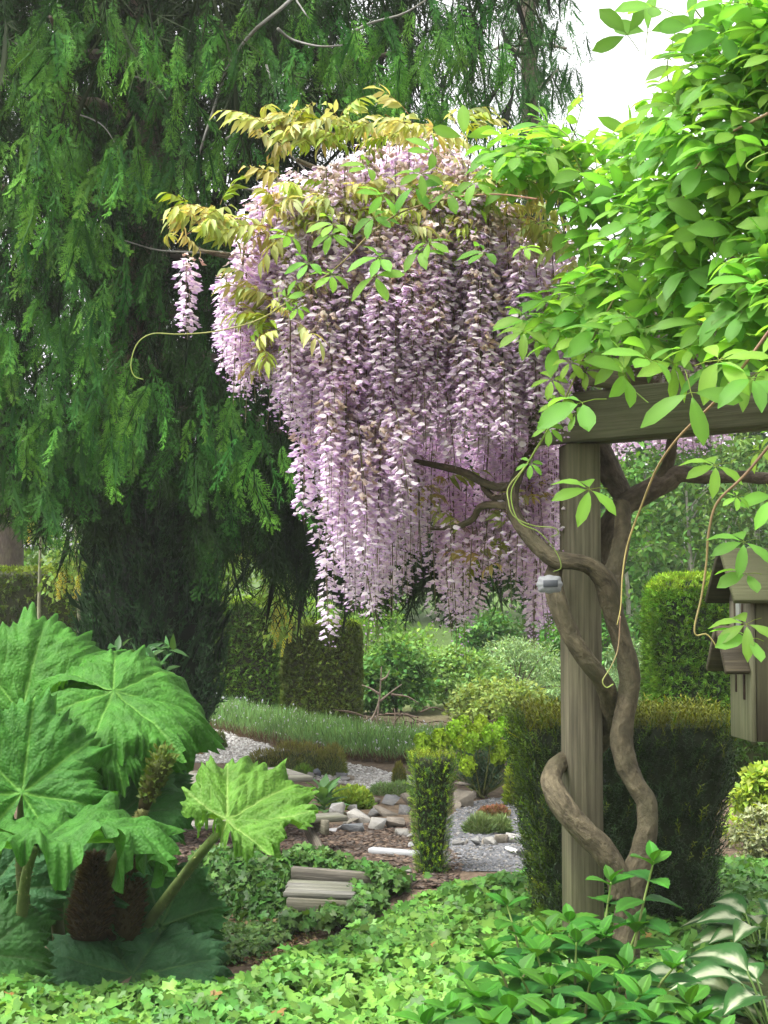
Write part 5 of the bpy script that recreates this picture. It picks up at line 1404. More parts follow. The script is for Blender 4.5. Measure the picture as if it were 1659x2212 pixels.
# flowers
def flower(scale=1.0, age=0.0, bud=0.0, seed=0):
    r = np.random.default_rng(seed); g = G()
    pale = np.array([.93, .88, .92]); lil = np.array([.89, .80, .90]); pur = np.array([.70, .49, .78]); tan = np.array([.60, .48, .35])
    V, T, C = diamond(.026, .0022, 0, (.26, .22, .12)); g.add(V + np.array([0, 0, 0]), T, C)
    if bud > .5:
        V, T, C = diamond(.02, .010, .003, lerp(pur, lil, .35), pur); g.add(V + np.array([0, .022, 0]), T, C); g.add((V * np.array([1, 1, -1]))[:, [2, 1, 0]] + np.array([0, .022, 0]), T, C)
        return tmpl_of(g)
    n = 8; a = np.arange(n) / n * 2 * PI
    rx, ry = .0155 * r.uniform(.9, 1.15), .0135 * r.uniform(.9, 1.1)
    V = np.vstack([[0, 0, .0], np.stack([rx * np.cos(a), ry * np.sin(a), -.006 * np.abs(np.cos(a)) + r.normal(0, .0012, n)], -1)])
    T = np.array([(0, i, i % n + 1) for i in range(1, n + 1)])
    C = np.vstack([lerp(pale, np.array([.78, .72, .45]), .35), np.tile(lerp(pale, lil, r.uniform(0, .35)), (n, 1))])
    if age: C = lerp(C, tan, age * r.uniform(.6, 1)); V[1:, :2] *= (1 - .35 * age); V[1:, 2] += r.normal(0, .005 * age, n)
    R_ = frame1(np.array([0, .95, -.25 + r.normal() * .12]), np.array([0, .35, 1]))
    g.add(V @ R_.T + np.array([0, .032, .006]), T, C)
    kc = lerp(lerp(pur, pale, r.uniform(.2, .6)), tan, age); kt = lerp(lerp(pur, lil, .25), tan, age)
    for sd in (-1, 1):
        V = np.array([(0, .0, .003), (sd * .0085, .011, -.001), (0, .024, -.004), (0, .011, -.009)]); T = np.array([(0, 1, 2), (0, 3, 1), (1, 3, 2)])
        if sd < 0: T = T[:, ::-1]
        g.add(V * r.uniform(.9, 1.1) + np.array([0, .027, -.001]), T, np.array([kc, kc, kt, lerp(kc, kt, .5)]))
    return tmpl_of(g)
FL = [flower(seed=s) for s in range(5)]; FA = [flower(seed=s + 9, age=1.0) for s in range(3)]; FB = [flower(seed=3, bud=1)]
def flower_lite(f):
    V, T, C = f      # pedicel dropped, every other rim triangle widened
    st = [(4, 5, 7), (4, 7, 9), (4, 9, 11), (4, 11, 5)]
    return V, np.array(st + [(13, 14, 15), (17, 19, 18)]), C
def raceme(L=.5, n=78, aged=.2, seed=0, rad=1.0, buds=.1):
    r = np.random.default_rng(seed); g = G()
    V, T, C = [], [], []
    tube(g, [(0, 0, 0), (.006 * r.normal(), L * .5, .006 * r.normal()), (0, L, 0)], [.0028, .0022, .0012], 4, (.20, .19, .08), n=8, cap=False)
    for k in range(n):
        t = (k + r.uniform(-.3, .3)) / n; t = min(max(t, .02), .995)
        a = k * 2.3999 + r.normal() * .3
        d = np.array([math.cos(a), .18 + r.normal() * .15 - .3 * (t > .85), math.sin(a)]); 
        sc = rad * (1.4 - .4 * t) * r.uniform(.7, 1.25)
        up = np.array([0, -1.0, 0]) + .25 * r.normal(size=3)
        if t > 1 - buds: tm = FB[0]; sc *= 1.0 - .4 * (t - 1 + buds) / buds
        elif t < aged * r.uniform(.6, 1.3): tm = FA[r.integers(0, 3)]
        else: tm = FL[r.integers(0, 5)]
        R_ = frame1(d, up); g.add(tm[0] * sc @ R_.T + np.array([0, t * L, 0]), tm[1], tm[2])
    return tmpl_of(g)
RC = [raceme(L=l, n=n_, aged=a_, seed=i) for i, (l, n_, a_) in enumerate(((.5, 60, .15), (.56, 68, .2), (.44, 50, .1), (.5, 60, .3), (.38, 42, .05), (.6, 72, .15)))]
RLEN = [.5, .56, .44, .5, .38, .6, .42]
RC.append(raceme(L=.42, n=26, aged=.05, seed=31, rad=.85, buds=.3))
FA_ = FA; FA = [(a_[0], a_[1], a_[2] * .5) for a_ in FA_]  # aged flowers darkened, shade under the canopy put into the tan
FL_, FA2 = FL, FA
FL = [flower_lite(f) for f in FL_]; FA = [flower_lite(f) for f in FA2]
RB = [raceme(L=l, n=n_, aged=a_, seed=i + 40) for i, (l, n_, a_) in enumerate(((.5, 60, .05), (.56, 68, .05), (.44, 50, .03), (.5, 60, .08), (.38, 42, .02), (.6, 72, .05)))]
RB.append(raceme(L=.42, n=26, aged=.05, seed=51, rad=.85, buds=.3)); FL, FA = FL_, FA2
RO = [raceme(L=.36, n=54, aged=.95, seed=20), raceme(L=.42, n=60, aged=.9, seed=21)]
mr = [tmesh('raceme', t_, M_FLOWER) for t_ in RC]; mo = [tmesh('raceme', t_, M_FLOWER) for t_ in RO]
YT = [(470, 640), (500, 560), (530, 450), (560, 405), (600, 375), (680, 370), (740, 345), (800, 310), (880, 285), (950, 300), (1020, 350), (1100, 440), (1170, 470), (1240, 500)]
YB = [(470, 745), (500, 830), (528, 868), (560, 800), (600, 890), (640, 955), (680, 1010), (700, 1130), (735, 1300), (770, 1345), (820, 1335), (860, 1270), (900, 1200), (930, 1190), (960, 1335), (1000, 1400), (1030, 1345), (1060, 1265), (1090, 1285), (1120, 1300), (1155, 1390), (1185, 1370), (1205, 1200), (1245, 990)]
YBF = [(470, 745), (500, 830), (528, 868), (560, 800), (600, 890), (640, 955), (680, 1010), (700, 1100), (735, 1230), (780, 1290), (850, 1200), (880, 1080), (900, 1000), (960, 1010), (1020, 1020), (1080, 1010), (1150, 990), (1200, 985), (1245, 960)]
sel = []
tries = 0
while len(sel) < 520 and tries < 60000:
    tries += 1
    v = rng.integers(0, 6); x = rng.uniform(470, 1245); Y = 6.0 + rng.random() ** 1.3 * .95 + (.25 if x < 620 else 0)
    Lp = RLEN[v] * .97 / mpp(Y)
    yt = rng.uniform(interp(x, YT), interp(x, YBF)); 
    if yt + Lp > interp(x, YBF) + rng.normal() * 28 - 6: continue
    sel.append((x, yt, Y, v))
for _ in range(110):                                    # the short ones along the crest
    x = rng.uniform(540, 1060); yt = interp(x, YT) + rng.uniform(-12, 50); sel.append((x, yt, 6.3 + rng.random() * .7, 4))
while len([1 for s in sel if s[2] > 6.96]) < 230:
    v = rng.integers(0, 6); x = rng.uniform(690, 1210); Y = 7.0 + rng.random() * .7; Lp = RLEN[v] * .97 / mpp(Y)
    yt = rng.uniform(820, 1180)
    if yt + Lp > interp(x, YB) + rng.normal() * 26 - 8: continue
    if yt + Lp < 980: continue
    sel.append((x, yt, Y, v))
for _ in range(60):
    v = rng.choice([0, 2, 4]); x = rng.uniform(1050, 1215); Y = 6.75 + rng.random() * .6; yb_ = rng.uniform(1060, interp(x, YB) - 10); sel.append((x, yb_ - RLEN[v] * .97 / mpp(Y), Y, v))
sel += [(402, 560, 6.3, 4), (410, 552, 6.36, 4), (655, 945, 6.3, 4), (660, 930, 6.34, 4), (690, 1010, 6.4, 4), (745, 1120, 6.5, 4), (860, 1110, 6.8, 4), (935, 1180, 6.9, 4), (1100, 1150, 6.9, 4), (560, 640, 6.3, 4), (610, 720, 6.3, 4), (705, 1190, 6.5, 2), (700, 1160, 6.6, 2), (1000, 1165, 6.9, 2), (1008, 1190, 7.0, 4), (1160, 1200, 6.8, 4), (1152, 1180, 6.9, 4), (525, 655, 6.3, 2), (512, 640, 6.3, 4), (772, 1150, 6.7, 4), (820, 1140, 6.8, 4), (985, 1130, 6.9, 2)]
for k in range(64):                                     # loose single strands along the fringe
    x = rng.uniform(485, 1215) if k > 22 else rng.uniform(480, 700); Y = 6.2 + rng.random() * .7; yb_ = interp(x, YB) + rng.uniform(-25, 62)
    sel.append((x, yb_ - .42 / mpp(Y), Y, 6))
sel.sort(key=lambda s: s[2])
def rac_frame():
    f = unit(np.array([rng.normal() * .05, rng.normal() * .05, -1])); a = rng.random() * 2 * PI
    return frame1(f, np.array([math.cos(a), math.sin(a), 0]))
g = G()
for i, (x, y, Y, v) in enumerate(sel):
    p = at(x, y, Y)
    if i < 285: inst('raceme', mr[v], rac_frame(), p, rng.uniform(.92, 1.06), wis)
    else: g.add(RB[v][0] @ rac_frame().T + p, RB[v][1], RB[v][2], rng.random())
for k in range(34):                                     # behind the beam
    x = rng.uniform(1305, 1610); yb_ = 1015 - 40 * abs(noise1(x * .03, 2)) - .08 * (x - 1300); Y = 7.2 + rng.random() * .5; v = rng.integers(0, 6)
    p = at(x, yb_ - RLEN[v] / mpp(Y), Y); g.add(RB[v][0] @ rac_frame().T + p, RB[v][1], RB[v][2], rng.random())
obj('racemes', g, M_FLOWER, wis, kind='stuff')
for k in range(30):                                     # withered flowers above the beam, canopy shade put into their colour
    x = rng.uniform(1245, 1680); Y = 6.28 - (x - 1245) * .0014 + rng.random() * .2
    inst('raceme', mo[k % 2], rac_frame(), at(x, rng.uniform(640, 700), Y), rng.uniform(.7, .95), wis)

# young bronze leaves
def pinnate(seed=0, L=.17, col=(.34, .42, .16), n=5, ll=.08):
    r = np.random.default_rng(seed); g = G()
    col = np.array(col)
    ax = [np.array([0, t * L, -.35 * L * t * t]) for t in np.linspace(0, 1, 7)]
    tube(g, ax, [.0022, .0016, .0014, .0012, .001, .001, .0008], 4, (.24, .17, .06), cap=False)
    def lf(t, sd):
        c = col * r.uniform(.85, 1.2); c[0] *= r.uniform(.9, 1.1)
        tm = simple_leaf(ll * r.uniform(.85, 1.1) * (1 - .25 * abs(t - .6)), .023, c, .5, .3)
        tm[2][1::3] = c * 1.15
        o_ = np.array([0, t * L, -.35 * L * t * t])
        f = np.array([sd * (.5 + r.normal() * .2), .35 + r.normal() * .25, -.7 + r.normal() * .3]) if sd else np.array([0, .6, -.8])
        g.add(tm[0] @ frame1(f, np.array([sd * .4, .2, .8])).T + o_, tm[1], tm[2])
    for k in range(n):
        t = .25 + .7 * k / n
        lf(t, -1); lf(t + .02, 1)
    lf(1.0, 0)
    return tmpl_of(g)
PIN = [pinnate(1), pinnate(2, col=(.42, .46, .22)), pinnate(3, col=(.30, .37, .10)), pinnate(4, .15, (.40, .38, .16), 5, .075)]
mp_ = [tmesh('leaf_spray', t_, M_WLEAF) for t_ in PIN]; mp_green = tmesh('leaf_spray', pinnate(6, col=(.24, .33, .055)), M_WLEAF)
WL = [(560, 268, 5), (600, 280, 6), (645, 262, 6), (690, 285, 6), (735, 275, 5), (770, 290, 5), (640, 300, 4), (420, 478, 6), (455, 472, 6), (385, 492, 3), (480, 488, 3), (940, 290, 3), (985, 268, 4), (880, 285, 4), (830, 292, 4), (910, 300, 4), (860, 280, 3),
      (620, 400, 2), (680, 430, 3), (730, 410, 3), (650, 470, 4), (700, 480, 5), (760, 470, 4), (600, 490, 2), (820, 450, 5), (880, 470, 4), (940, 440, 5), (1000, 450, 6), (1050, 420, 6), (1100, 400, 6), (1150, 360, 6), (1130, 440, 5), (1190, 420, 4), (1070, 480, 4), (960, 500, 4),
      (590, 650, 4), (625, 690, 4), (560, 700, 3), (580, 745, 3), (650, 620, 3), (900, 1080, 3), (1060, 1195, 3), (1080, 1110, 3), (940, 1060, 2), (1030, 1180, 2), (1120, 520, 3), (1180, 500, 4), (690, 1040, 1), (1150, 1080, 2), (1230, 560, 3), (1010, 400, 4), (1210, 380, 4), (600, 440, 3), (640, 420, 3), (690, 450, 3), (720, 440, 3), (780, 430, 3), (850, 440, 3), (900, 430, 3), (560, 520, 3), (830, 500, 3), (930, 480, 3), (1040, 500, 3), (1090, 450, 3), (1160, 470, 3), (570, 600, 3), (610, 640, 3)]
for (x, y, n) in WL:
    Y = 6.0 + rng.random() * .3 if y < 900 else 6.8; p = at(x, y, Y)
    for k in range(n + 1):
        a = rng.uniform(0, 2 * PI); f = np.array([math.cos(a), math.sin(a) * .8 - .3, .35 + rng.normal() * .35])
        inst('leaf_spray', mp_green if rng.random() < .15 else mp_[rng.integers(0, 4)], frame1(f, np.array([0, 0, 1.0]) + rvec(1, .35)[0]), p + rvec(1, .03)[0], rng.uniform(.65, 1.15), wis)

# plaque tied to the vine
p = at(1187, 1262, 5.93)
t = thing('plant_label', 'small pale scalloped label with a dark strip on the vine left of the post', 'label', p)
g = G(); n = 48; a = np.arange(n) / n * 2 * PI
ro = .88 * np.stack([.058 * np.cos(a) * (1 + .05 * np.cos(a * 8)) * (np.abs(np.cos(a)) ** 4 + np.abs(np.sin(a)) ** 4) ** -.16, .041 * np.sin(a) * (1 + .05 * np.cos(a * 8)) * (np.abs(np.cos(a)) ** 4 + np.abs(np.sin(a)) ** 4) ** -.16], -1)
Ff = unit(np.array([-.1, -1, .12])); M_ = frame1(np.array([.0, .12, 1.0]), Ff)
V = np.vstack([np.column_stack([ro, 0 * a + .002]), np.column_stack([ro, 0 * a - .002]), [[0, 0, .002], [0, 0, -.002]]])
T = [(2 * n, i, (i + 1) % n) for i in range(n)] + [(2 * n + 1, n + (i + 1) % n, n + i) for i in range(n)] + [(i, n + i, (i + 1) % n) for i in range(n)] + [((i + 1) % n, n + i, n + (i + 1) % n) for i in range(n)]
g.add(V @ M_.T + p, T, (.15, .155, .16)); obj('plate', g, M_PAINT, t)
g = G(); box(g, p + Ff * .0045 + M_ @ np.array([.004, .002, 0]), M_[:, 0], M_[:, 1], M_[:, 2], .058, .028, .003, (.04, .045, .052), .001); obj('name_strip', g, M_PAINT, t)

# ================================================================ bright green climber (akebia)
def obov(L, w, col, rows=6, fold=.22, droop=.3, notch=False, seed=0):
    r = np.random.default_rng(seed)
    t = np.linspace(0, 1, rows); ws = np.interp(t, [0, .15, .45, .75, .93, 1], [.06, .42, .95, .95, .5, .06]) * w / 2
    V = []; C = []
    for i, (q, ww) in enumerate(zip(t, ws)):
        z = -droop * L * q * q
        V += [(-ww, q * L, z + fold * ww + r.normal() * .0012), (0, q * L * (1 if i < rows - 1 or not notch else .975), z), (ww, q * L, z + fold * ww + r.normal() * .0012)]
        C += [col, np.asarray(col) * 1.15, col]
    T = []
    for i in range(rows - 1):
        for j in range(2):
            a = i * 3 + j; T += [(a, a + 1, a + 4), (a, a + 4, a + 3)]
    return np.array(V), np.array(T), np.array(C, float)
def akebia_leaf(seed=0, col=(.155, .325, .05), L=.108, n=5, spread=1.0, pet=.06):
    r = np.random.default_rng(seed); g = G()
    tube(g, [(0, 0, 0), (0, pet * .5, .004), (0, pet, 0)], .0013, 4, (.2, .27, .06), cap=False)
    angs = {5: (-115, -58, 0, 58, 115), 4: (-95, -35, 30, 90), 3: (-70, 0, 70)}[n]
    for a in angs:
        a = math.radians(a * spread + r.normal() * 7); l = L * (1 - .1 * abs(a)) * r.uniform(.88, 1.08)
        V, T, C = obov(l, l * r.uniform(.38, .47), np.asarray(col) * r.uniform(.85, 1.15), droop=r.uniform(.1, .7), seed=seed + int(a * 10) + 50)
        V = V + np.array([0, .012, 0]); tube(g, [(0, pet, 0), np.array([0, pet, 0]) + rot2(-a) @ np.array([0, .013, 0])], .0011, 3, (.2, .27, .06), cap=False)
        tl = r.normal() * .22
        V[:, 2] += tl * V[:, 1] + r.normal() * .3 * V[:, 0]
        g.add(V @ rot2(-a).T + np.array([0, pet, 0]), T, C)
    return tmpl_of(g)
AK = [akebia_leaf(1), akebia_leaf(2, n=4), akebia_leaf(3, col=(.138, .295, .05)), akebia_leaf(4, col=(.19, .355, .05), L=.095), akebia_leaf(5, n=3, col=(.13, .285, .05), L=.115)]
mak = [tmesh('leaf', t_, M_AKEBIA, True) for t_ in AK]
ab = np.array([1.75, 5.3, 0])
ak = thing('akebia', 'bright green five-leaved climber spilling over the right side of the pergola', 'climber', ab)
APOLY = [(1050, 330), (1090, 315), (1130, 300), (1180, 275), (1235, 275), (1310, 310), (1380, 280), (1430, 215), (1455, 160), (1500, 120), (1540, 80), (1590, 20), (1620, -60), (1900, -120), (1900, 800), (1700, 800), (1600, 770), (1500, 760), (1400, 755), (1330, 760), (1270, 760), (1205, 745), (1150, 730), (1140, 690), (1210, 640), (1260, 590), (1230, 520), (1200, 480), (1230, 440), (1130, 390), (1070, 350)]
def adepth(x): return interp(x, [(1000, 5.9), (1240, 5.6), (1450, 4.9), (1660, 4.4), (1900, 4.2)])
cand = []
while len(cand) < 1050:
    x, y = rng.uniform(1030, 1880), rng.uniform(-100, 770)
    if not inside(x, y, APOLY): continue
    edge = min(abs(y - 180), 200)
    cand.append((x, y, adepth(x) + rng.random() ** 1.2 * .45 + .25 * noise2(x * .012, y * .014, 3)))
cand.sort(key=lambda c: c[2] - adepth(c[0]))
LS = []
def ak_orient():
    a = rng.normal() * .9
    f = np.array([-.35 + rng.normal() * .7, -.75 + rng.normal() * .35, -.05 + rng.normal() * .4]); nrm = np.array([rng.normal() * .35, -.45 + rng.normal() * .3, .85])
    return frame1(f, nrm)
# single leaves that stand out
for (x, y, Y, v, s, f, n_) in [(1310, 862, 4.6, 4, 1.35, (-.9, -.2, -.15), (0, -.6, .8)), (1365, 838, 4.5, 2, 1.2, (-.3, -.5, .3), (.1, -.8, .6)), (1480, 800, 4.1, 4, 1.25, (.1, -.4, -.8), (0, -.9, .3)), (1500, 790, 4.15, 0, 1.2, (.6, -.3, .1), (0, -.7, .7)), (1430, 790, 4.3, 1, 1.1, (-.4, -.4, .1), (0, -.7, .7)),
        (1312, 1055, 4.7, 0, 1.15, (-.6, -.3, -.05), (.1, -.7, .7)), (1160, 705, 5.5, 0, 1.0, (-.7, -.3, -.3), (0, -.7, .7)), (1200, 800, 5.5, 3, .8, (-.3, -.4, -.6), (0, -.8, .5)), (1217, 765, 5.5, 3, .8, (.3, -.4, -.5), (0, -.8, .5)), (1240, 790, 5.5, 3, .8, (.5, -.3, -.3), (0, -.8, .5)), (1215, 850, 5.5, 3, .8, (-.3, -.4, -.7), (0, -.8, .5)), (1190, 905, 5.55, 3, .7, (-.2, -.4, -.7), (0, -.8, .5)), (1230, 880, 5.5, 3, .7, (.4, -.4, -.6), (0, -.8, .5)), (1150, 985, 5.55, 3, .6, (-.2, -.4, -.6), (0, -.8, .5)),
        (1575, 1000, 4.2, 0, .9, (-.5, -.3, -.1), (0, -.7, .7)), (1610, 990, 4.2, 3, .8, (.4, -.3, .2), (0, -.7, .7)), (1610, 1070, 4.1, 3, .5, (-.6, -.3, -.1), (0, -.7, .7)), (1640, 1165, 4.0, 0, .9, (-.6, -.3, -.1), (0, -.7, .7)), (1645, 1240, 4.0, 4, .8, (-.7, -.3, .0), (0, -.5, .8)), (1645, 1335, 3.95, 0, .9, (-.6, -.3, -.2), (0, -.6, .8)), (1650, 1385, 3.95, 4, .9, (-.5, -.3, .1), (0, -.6, .8)), (1600, 830, 4.2, 0, 1.1, (.3, -.4, .2), (0, -.6, .8)), (1655, 815, 4.1, 2, 1.1, (-.5, -.4, -.1), (0, -.6, .8)), (1655, 1045, 4.1, 0, .9, (.2, -.4, -.5), (0, -.8, .5)),
        (745, 480, 5.75, 1, .9, (-.6, -.4, -.2), (0, -.7, .7)), (790, 465, 5.75, 0, .9, (.3, -.4, -.2), (0, -.8, .6)), (850, 432, 5.7, 0, .95, (-.5, -.4, .1), (0, -.8, .6)), (880, 385, 5.7, 4, 1.0, (.3, -.4, -.5), (0, -.9, .4)), (820, 370, 5.75, 1, .9, (-.6, -.3, .1), (0, -.7, .7)), (690, 560, 5.75, 1, .85, (-.6, -.3, -.3), (0, -.7, .7)), (800, 575, 5.7, 4, 1.0, (.2, -.4, -.5), (0, -.9, .4)), (850, 560, 5.7, 2, 1.0, (-.7, -.3, 0), (0, -.6, .8)), (880, 548, 5.7, 0, .9, (.5, -.3, 0), (0, -.6, .8)), (740, 590, 5.75, 3, .9, (-.5, -.4, -.2), (0, -.8, .6)), (650, 520, 5.8, 3, .9, (-.5, -.4, .1), (0, -.7, .7)), (700, 500, 5.8, 0, .8, (.4, -.4, -.3), (0, -.7, .7)), (1075, 545, 5.5, 1, .9, (-.8, -.3, -.1), (0, -.6, .8)), (1110, 535, 5.5, 3, .7, (.6, -.3, -.1), (0, -.6, .8)),
        (1000, 335, 5.7, 4, 1.1, (.05, -.3, .9), (0, -1, .3)), (960, 345, 5.7, 1, 1.0, (-.6, -.3, .3), (0, -.8, .6)), (930, 370, 5.7, 0, 1.0, (-.4, -.4, -.2), (0, -.8, .6)), (1010, 385, 5.7, 0, .9, (.3, -.4, -.3), (0, -.8, .6)), (1060, 360, 5.7, 2, 1.0, (.2, -.4, -.2), (0, -.8, .6)), (960, 395, 5.7, 3, 1.0, (.1, -.4, -.5), (0, -.8, .6)), (905, 520, 5.7, 3, .9, (.4, -.4, -.2), (0, -.8, .6)), (1500, 110, 4.7, 4, 1.2, (-.1, -.2, .95), (-.6, -.7, .2)), (1395, 120, 4.9, 4, 1.25, (.05, -.2, .95), (-.5, -.8, .2)), (1380, 110, 4.9, 4, 1.1, (-.5, -.2, .6), (-.4, -.8, .4)), (1455, 30, 4.7, 4, 1.1, (-.8, -.2, .2), (0, -.6, .8)),
        (655, 655, 5.85, 3, .6, (-.4, -.4, -.4), (0, -.8, .6)), (610, 660, 5.85, 1, .7, (.3, -.4, .4), (0, -.8, .6))]:
    inst('leaf', mak[v], frame1(np.array(f, float), np.array(n_, float)), at(x, y, Y), s, ak)
nl = 236
for i, (x, y, Y) in enumerate(cand[:nl]): inst('leaf', mak[rng.integers(0, 5)], ak_orient(), at(x, y, Y), rng.uniform(.8, 1.25), ak)
g = G()
for v in range(5):
    c = cand[nl + v::5]
    g.scatter(AK[v], np.array([ak_orient() for _ in c]), np.array([at(*q) for q in c]), rng.uniform(.75, 1.25, len(c)))
obj('foliage', g, M_AKEBIA, ak, smooth=True, kind='stuff')
RED = (.17, .11, .075); YG = (.16, .235, .06)
def runner(pts, r0, r1, c0, c1, name='runner', n=60):
    P = [at(*p) for p in pts]; g = G(); tube(g, P, np.linspace(r0, r1, len(P)) * .78, 6, c0, n=n, col2=c1); obj(name, g, M_STEM, ak, smooth=True)
runner([(1659, 245, 4.3), (1560, 300, 4.5), (1500, 370, 4.6), (1475, 430, 4.7), (1462, 520, 4.9)], .006, .004, (.22, .16, .1), (.22, .18, .09))
runner([(1160, 430, 5.5), (1080, 420, 5.6), (1000, 424, 5.65), (930, 438, 5.65), (860, 462, 5.68), (800, 505, 5.7), (730, 575, 5.75), (640, 640, 5.8), (560, 690, 5.85), (470, 715, 5.9), (390, 722, 5.9), (330, 721, 5.9), (297, 742, 5.9), (283, 785, 5.9), (290, 812, 5.9), (310, 820, 5.9)], .0052, .003, (.22, .13, .085), YG, n=110)
runner([(1680, 690, 4.1), (1560, 850, 4.2), (1470, 940, 4.35), (1420, 1010, 4.45), (1383, 1100, 4.55), (1356, 1175, 4.6), (1345, 1240, 4.6), (1341, 1310, 4.6), (1333, 1350, 4.6)], .006, .0022, RED, (.3, .27, .1), n=80)
runner([(1680, 940, 4.0), (1610, 1025, 4.05), (1550, 1085, 4.1), (1531, 1150, 4.12), (1526, 1215, 4.14), (1515, 1290, 4.15), (1501, 1350, 4.15), (1504, 1372, 4.15), (1525, 1370, 4.15), (1540, 1385, 4.15), (1548, 1400, 4.15)], .0055, .002, RED, (.3, .28, .1), n=80)
runner([(1330, 640, 5.3), (1275, 740, 5.45), (1235, 830, 5.5), (1195, 910, 5.55), (1140, 1000, 5.6), (1100, 1050, 5.65), (1098, 1080, 5.65), (1110, 1115, 5.65), (1150, 1135, 5.65), (1195, 1140, 5.65), (1206, 1152, 5.65), (1190, 1160, 5.65)], .0055, .0022, (.22, .2, .09), YG, n=90)
runner([(1235, 845, 5.48), (1185, 925, 5.52), (1140, 1000, 5.57), (1105, 1062, 5.62), (1120, 1125, 5.62), (1165, 1150, 5.62), (1200, 1190, 5.62), (1212, 1225, 5.62), (1195, 1235, 5.62)], .004, .0018, YG, YG, n=80)
runner([(1340, 1330, 4.6), (1335, 1400, 4.6), (1320, 1440, 4.6), (1302, 1470, 4.6), (1310, 1485, 4.6), (1325, 1478, 4.6)], .0025, .003, RED, YG, n=50)
runner([(1659, 330, 4.2), (1625, 345, 4.2), (1612, 360, 4.2), (1630, 372, 4.2), (1645, 360, 4.2)], .003, .002, YG, YG)
runner([(1280, 600, 5.5), (1230, 300, 5.6), (1100, 285, 5.7), (1040, 290, 5.7), (1025, 283, 5.7)], .004, .002, YG, YG)
runner([(1400, 870, 4.5), (1362, 840, 4.5), (1330, 835, 4.5)], .0025, .0018, YG, YG)
for pp in ([(1700, 760, 4.6), (1800, 1100, 4.6), (1880, 2050, 4.9)], [(1560, 520, 5.2), (1700, 800, 5.3), (1880, 2050, 5.2)], [(1400, 640, 5.4), (1560, 520, 5.2), (1700, 300, 4.9), (1680, 100, 4.8)]):
    runner(pp, .014, .008, (.2, .16, .11), (.2, .16, .11), 'stem', 40)
for (x0, y0) in ((1400, 700), (1500, 600), (1330, 520), (1600, 620), (1450, 450), (1300, 420), (1560, 350), (1480, 250), (1620, 180), (1560, 90)):
    Y = adepth(x0) + .25; runner([(x0, y0, Y), (x0 - 40 + rng.normal() * 20, y0 - 90, Y - .05), (x0 - 30 + rng.normal() * 40, y0 - 190, Y - .1)], .004, .0022, (.2, .22, .08), YG, 'stem', 16)

# ================================================================ hydrangea
def hyd_leaf(L=.12, w=.075, col=(.036, .115, .022), seed=0, rows=14, cols=9):
    r = np.random.default_rng(seed); V = []; C = []; col = np.array(col)
    for i in range(rows):
        t = i / (rows - 1); ww = w / 2 * np.interp(t, [0, .08, .3, .5, .75, .92, 1], [.05, .35, .9, 1, .72, .28, .01]) * (1 + (.05 if i % 2 else -.03))
        for j in range(cols):
            u = (j / (cols - 1) - .5) * 2; fr = ((t - abs(u) * .28) * 7) % 1
            z = -.25 * L * t * t + .30 * ww * abs(u) - .10 * ww * u * u + .0022 * math.sin(PI * fr) * (1 if 0 < t < .95 else 0) * min(1, abs(u) * 3)
            V.append((u * ww, t * L + .004 * abs(u) * (i % 2), z + r.normal() * .0003))
            v = max(math.exp(-(min(fr, 1 - fr) / .12) ** 2) * .55, math.exp(-(u / .1) ** 2))
            C.append(col * (1 + .55 * v))
    T = []
    for i in range(rows - 1):
        for j in range(cols - 1):
            a = i * cols + j; T += [(a, a + 1, a + cols + 1), (a, a + cols + 1, a + cols)]
    return np.array(V), np.array(T), np.array(C)
HY = [hyd_leaf(seed=1), hyd_leaf(seed=2, col=(.03, .10, .022), w=.074), hyd_leaf(seed=3, col=(.048, .14, .025), w=.075), hyd_leaf(seed=4, col=(.027, .092, .024), w=.08)]
mhy = [tmesh('leaf', t_, M_BROAD, True) for t_ in HY]
hb = gnd(1230, 2260); hb[2] = 0
hyd = thing('hydrangea', 'green hydrangea with veined toothed leaves in front of the post', 'shrub', hb)
TIPS = [(1095, 1955, 5.75, .9), (1320, 1905, 5.5, 1.0), (1412, 1860, 5.35, .95), (1180, 2010, 5.5, 1.0), (1245, 2035, 5.35, 1.0), (1300, 2020, 5.4, 1.0), (1060, 2065, 5.4, 1.1), (1005, 2125, 5.2, 1.1), (1125, 2110, 5.2, 1.15), (1190, 2130, 5.1, 1.15), (1275, 2120, 5.1, 1.1), (1350, 2090, 5.2, 1.1), (1385, 2150, 4.95, 1.1), (1455, 2090, 5.1, 1.0), (1100, 2185, 4.95, 1.2), (1035, 2165, 5.0, 1.1), (1200, 2200, 4.85, 1.2), (1310, 2190, 4.85, 1.2), (1410, 2205, 4.75, 1.15), (1490, 2170, 4.8, 1.1), (975, 2190, 4.95, 1.1), (1160, 2060, 5.35, 1.05), (920, 2215, 4.9, 1.0), (1510, 2215, 4.7, 1.1), (1230, 1990, 5.55, .95), (1375, 2010, 5.35, 1.0), (1130, 2030, 5.5, 1.0), (1560, 2240, 4.6, 1.1), (1060, 2230, 4.75, 1.2), (1160, 2250, 4.65, 1.2), (1270, 2260, 4.6, 1.2)]
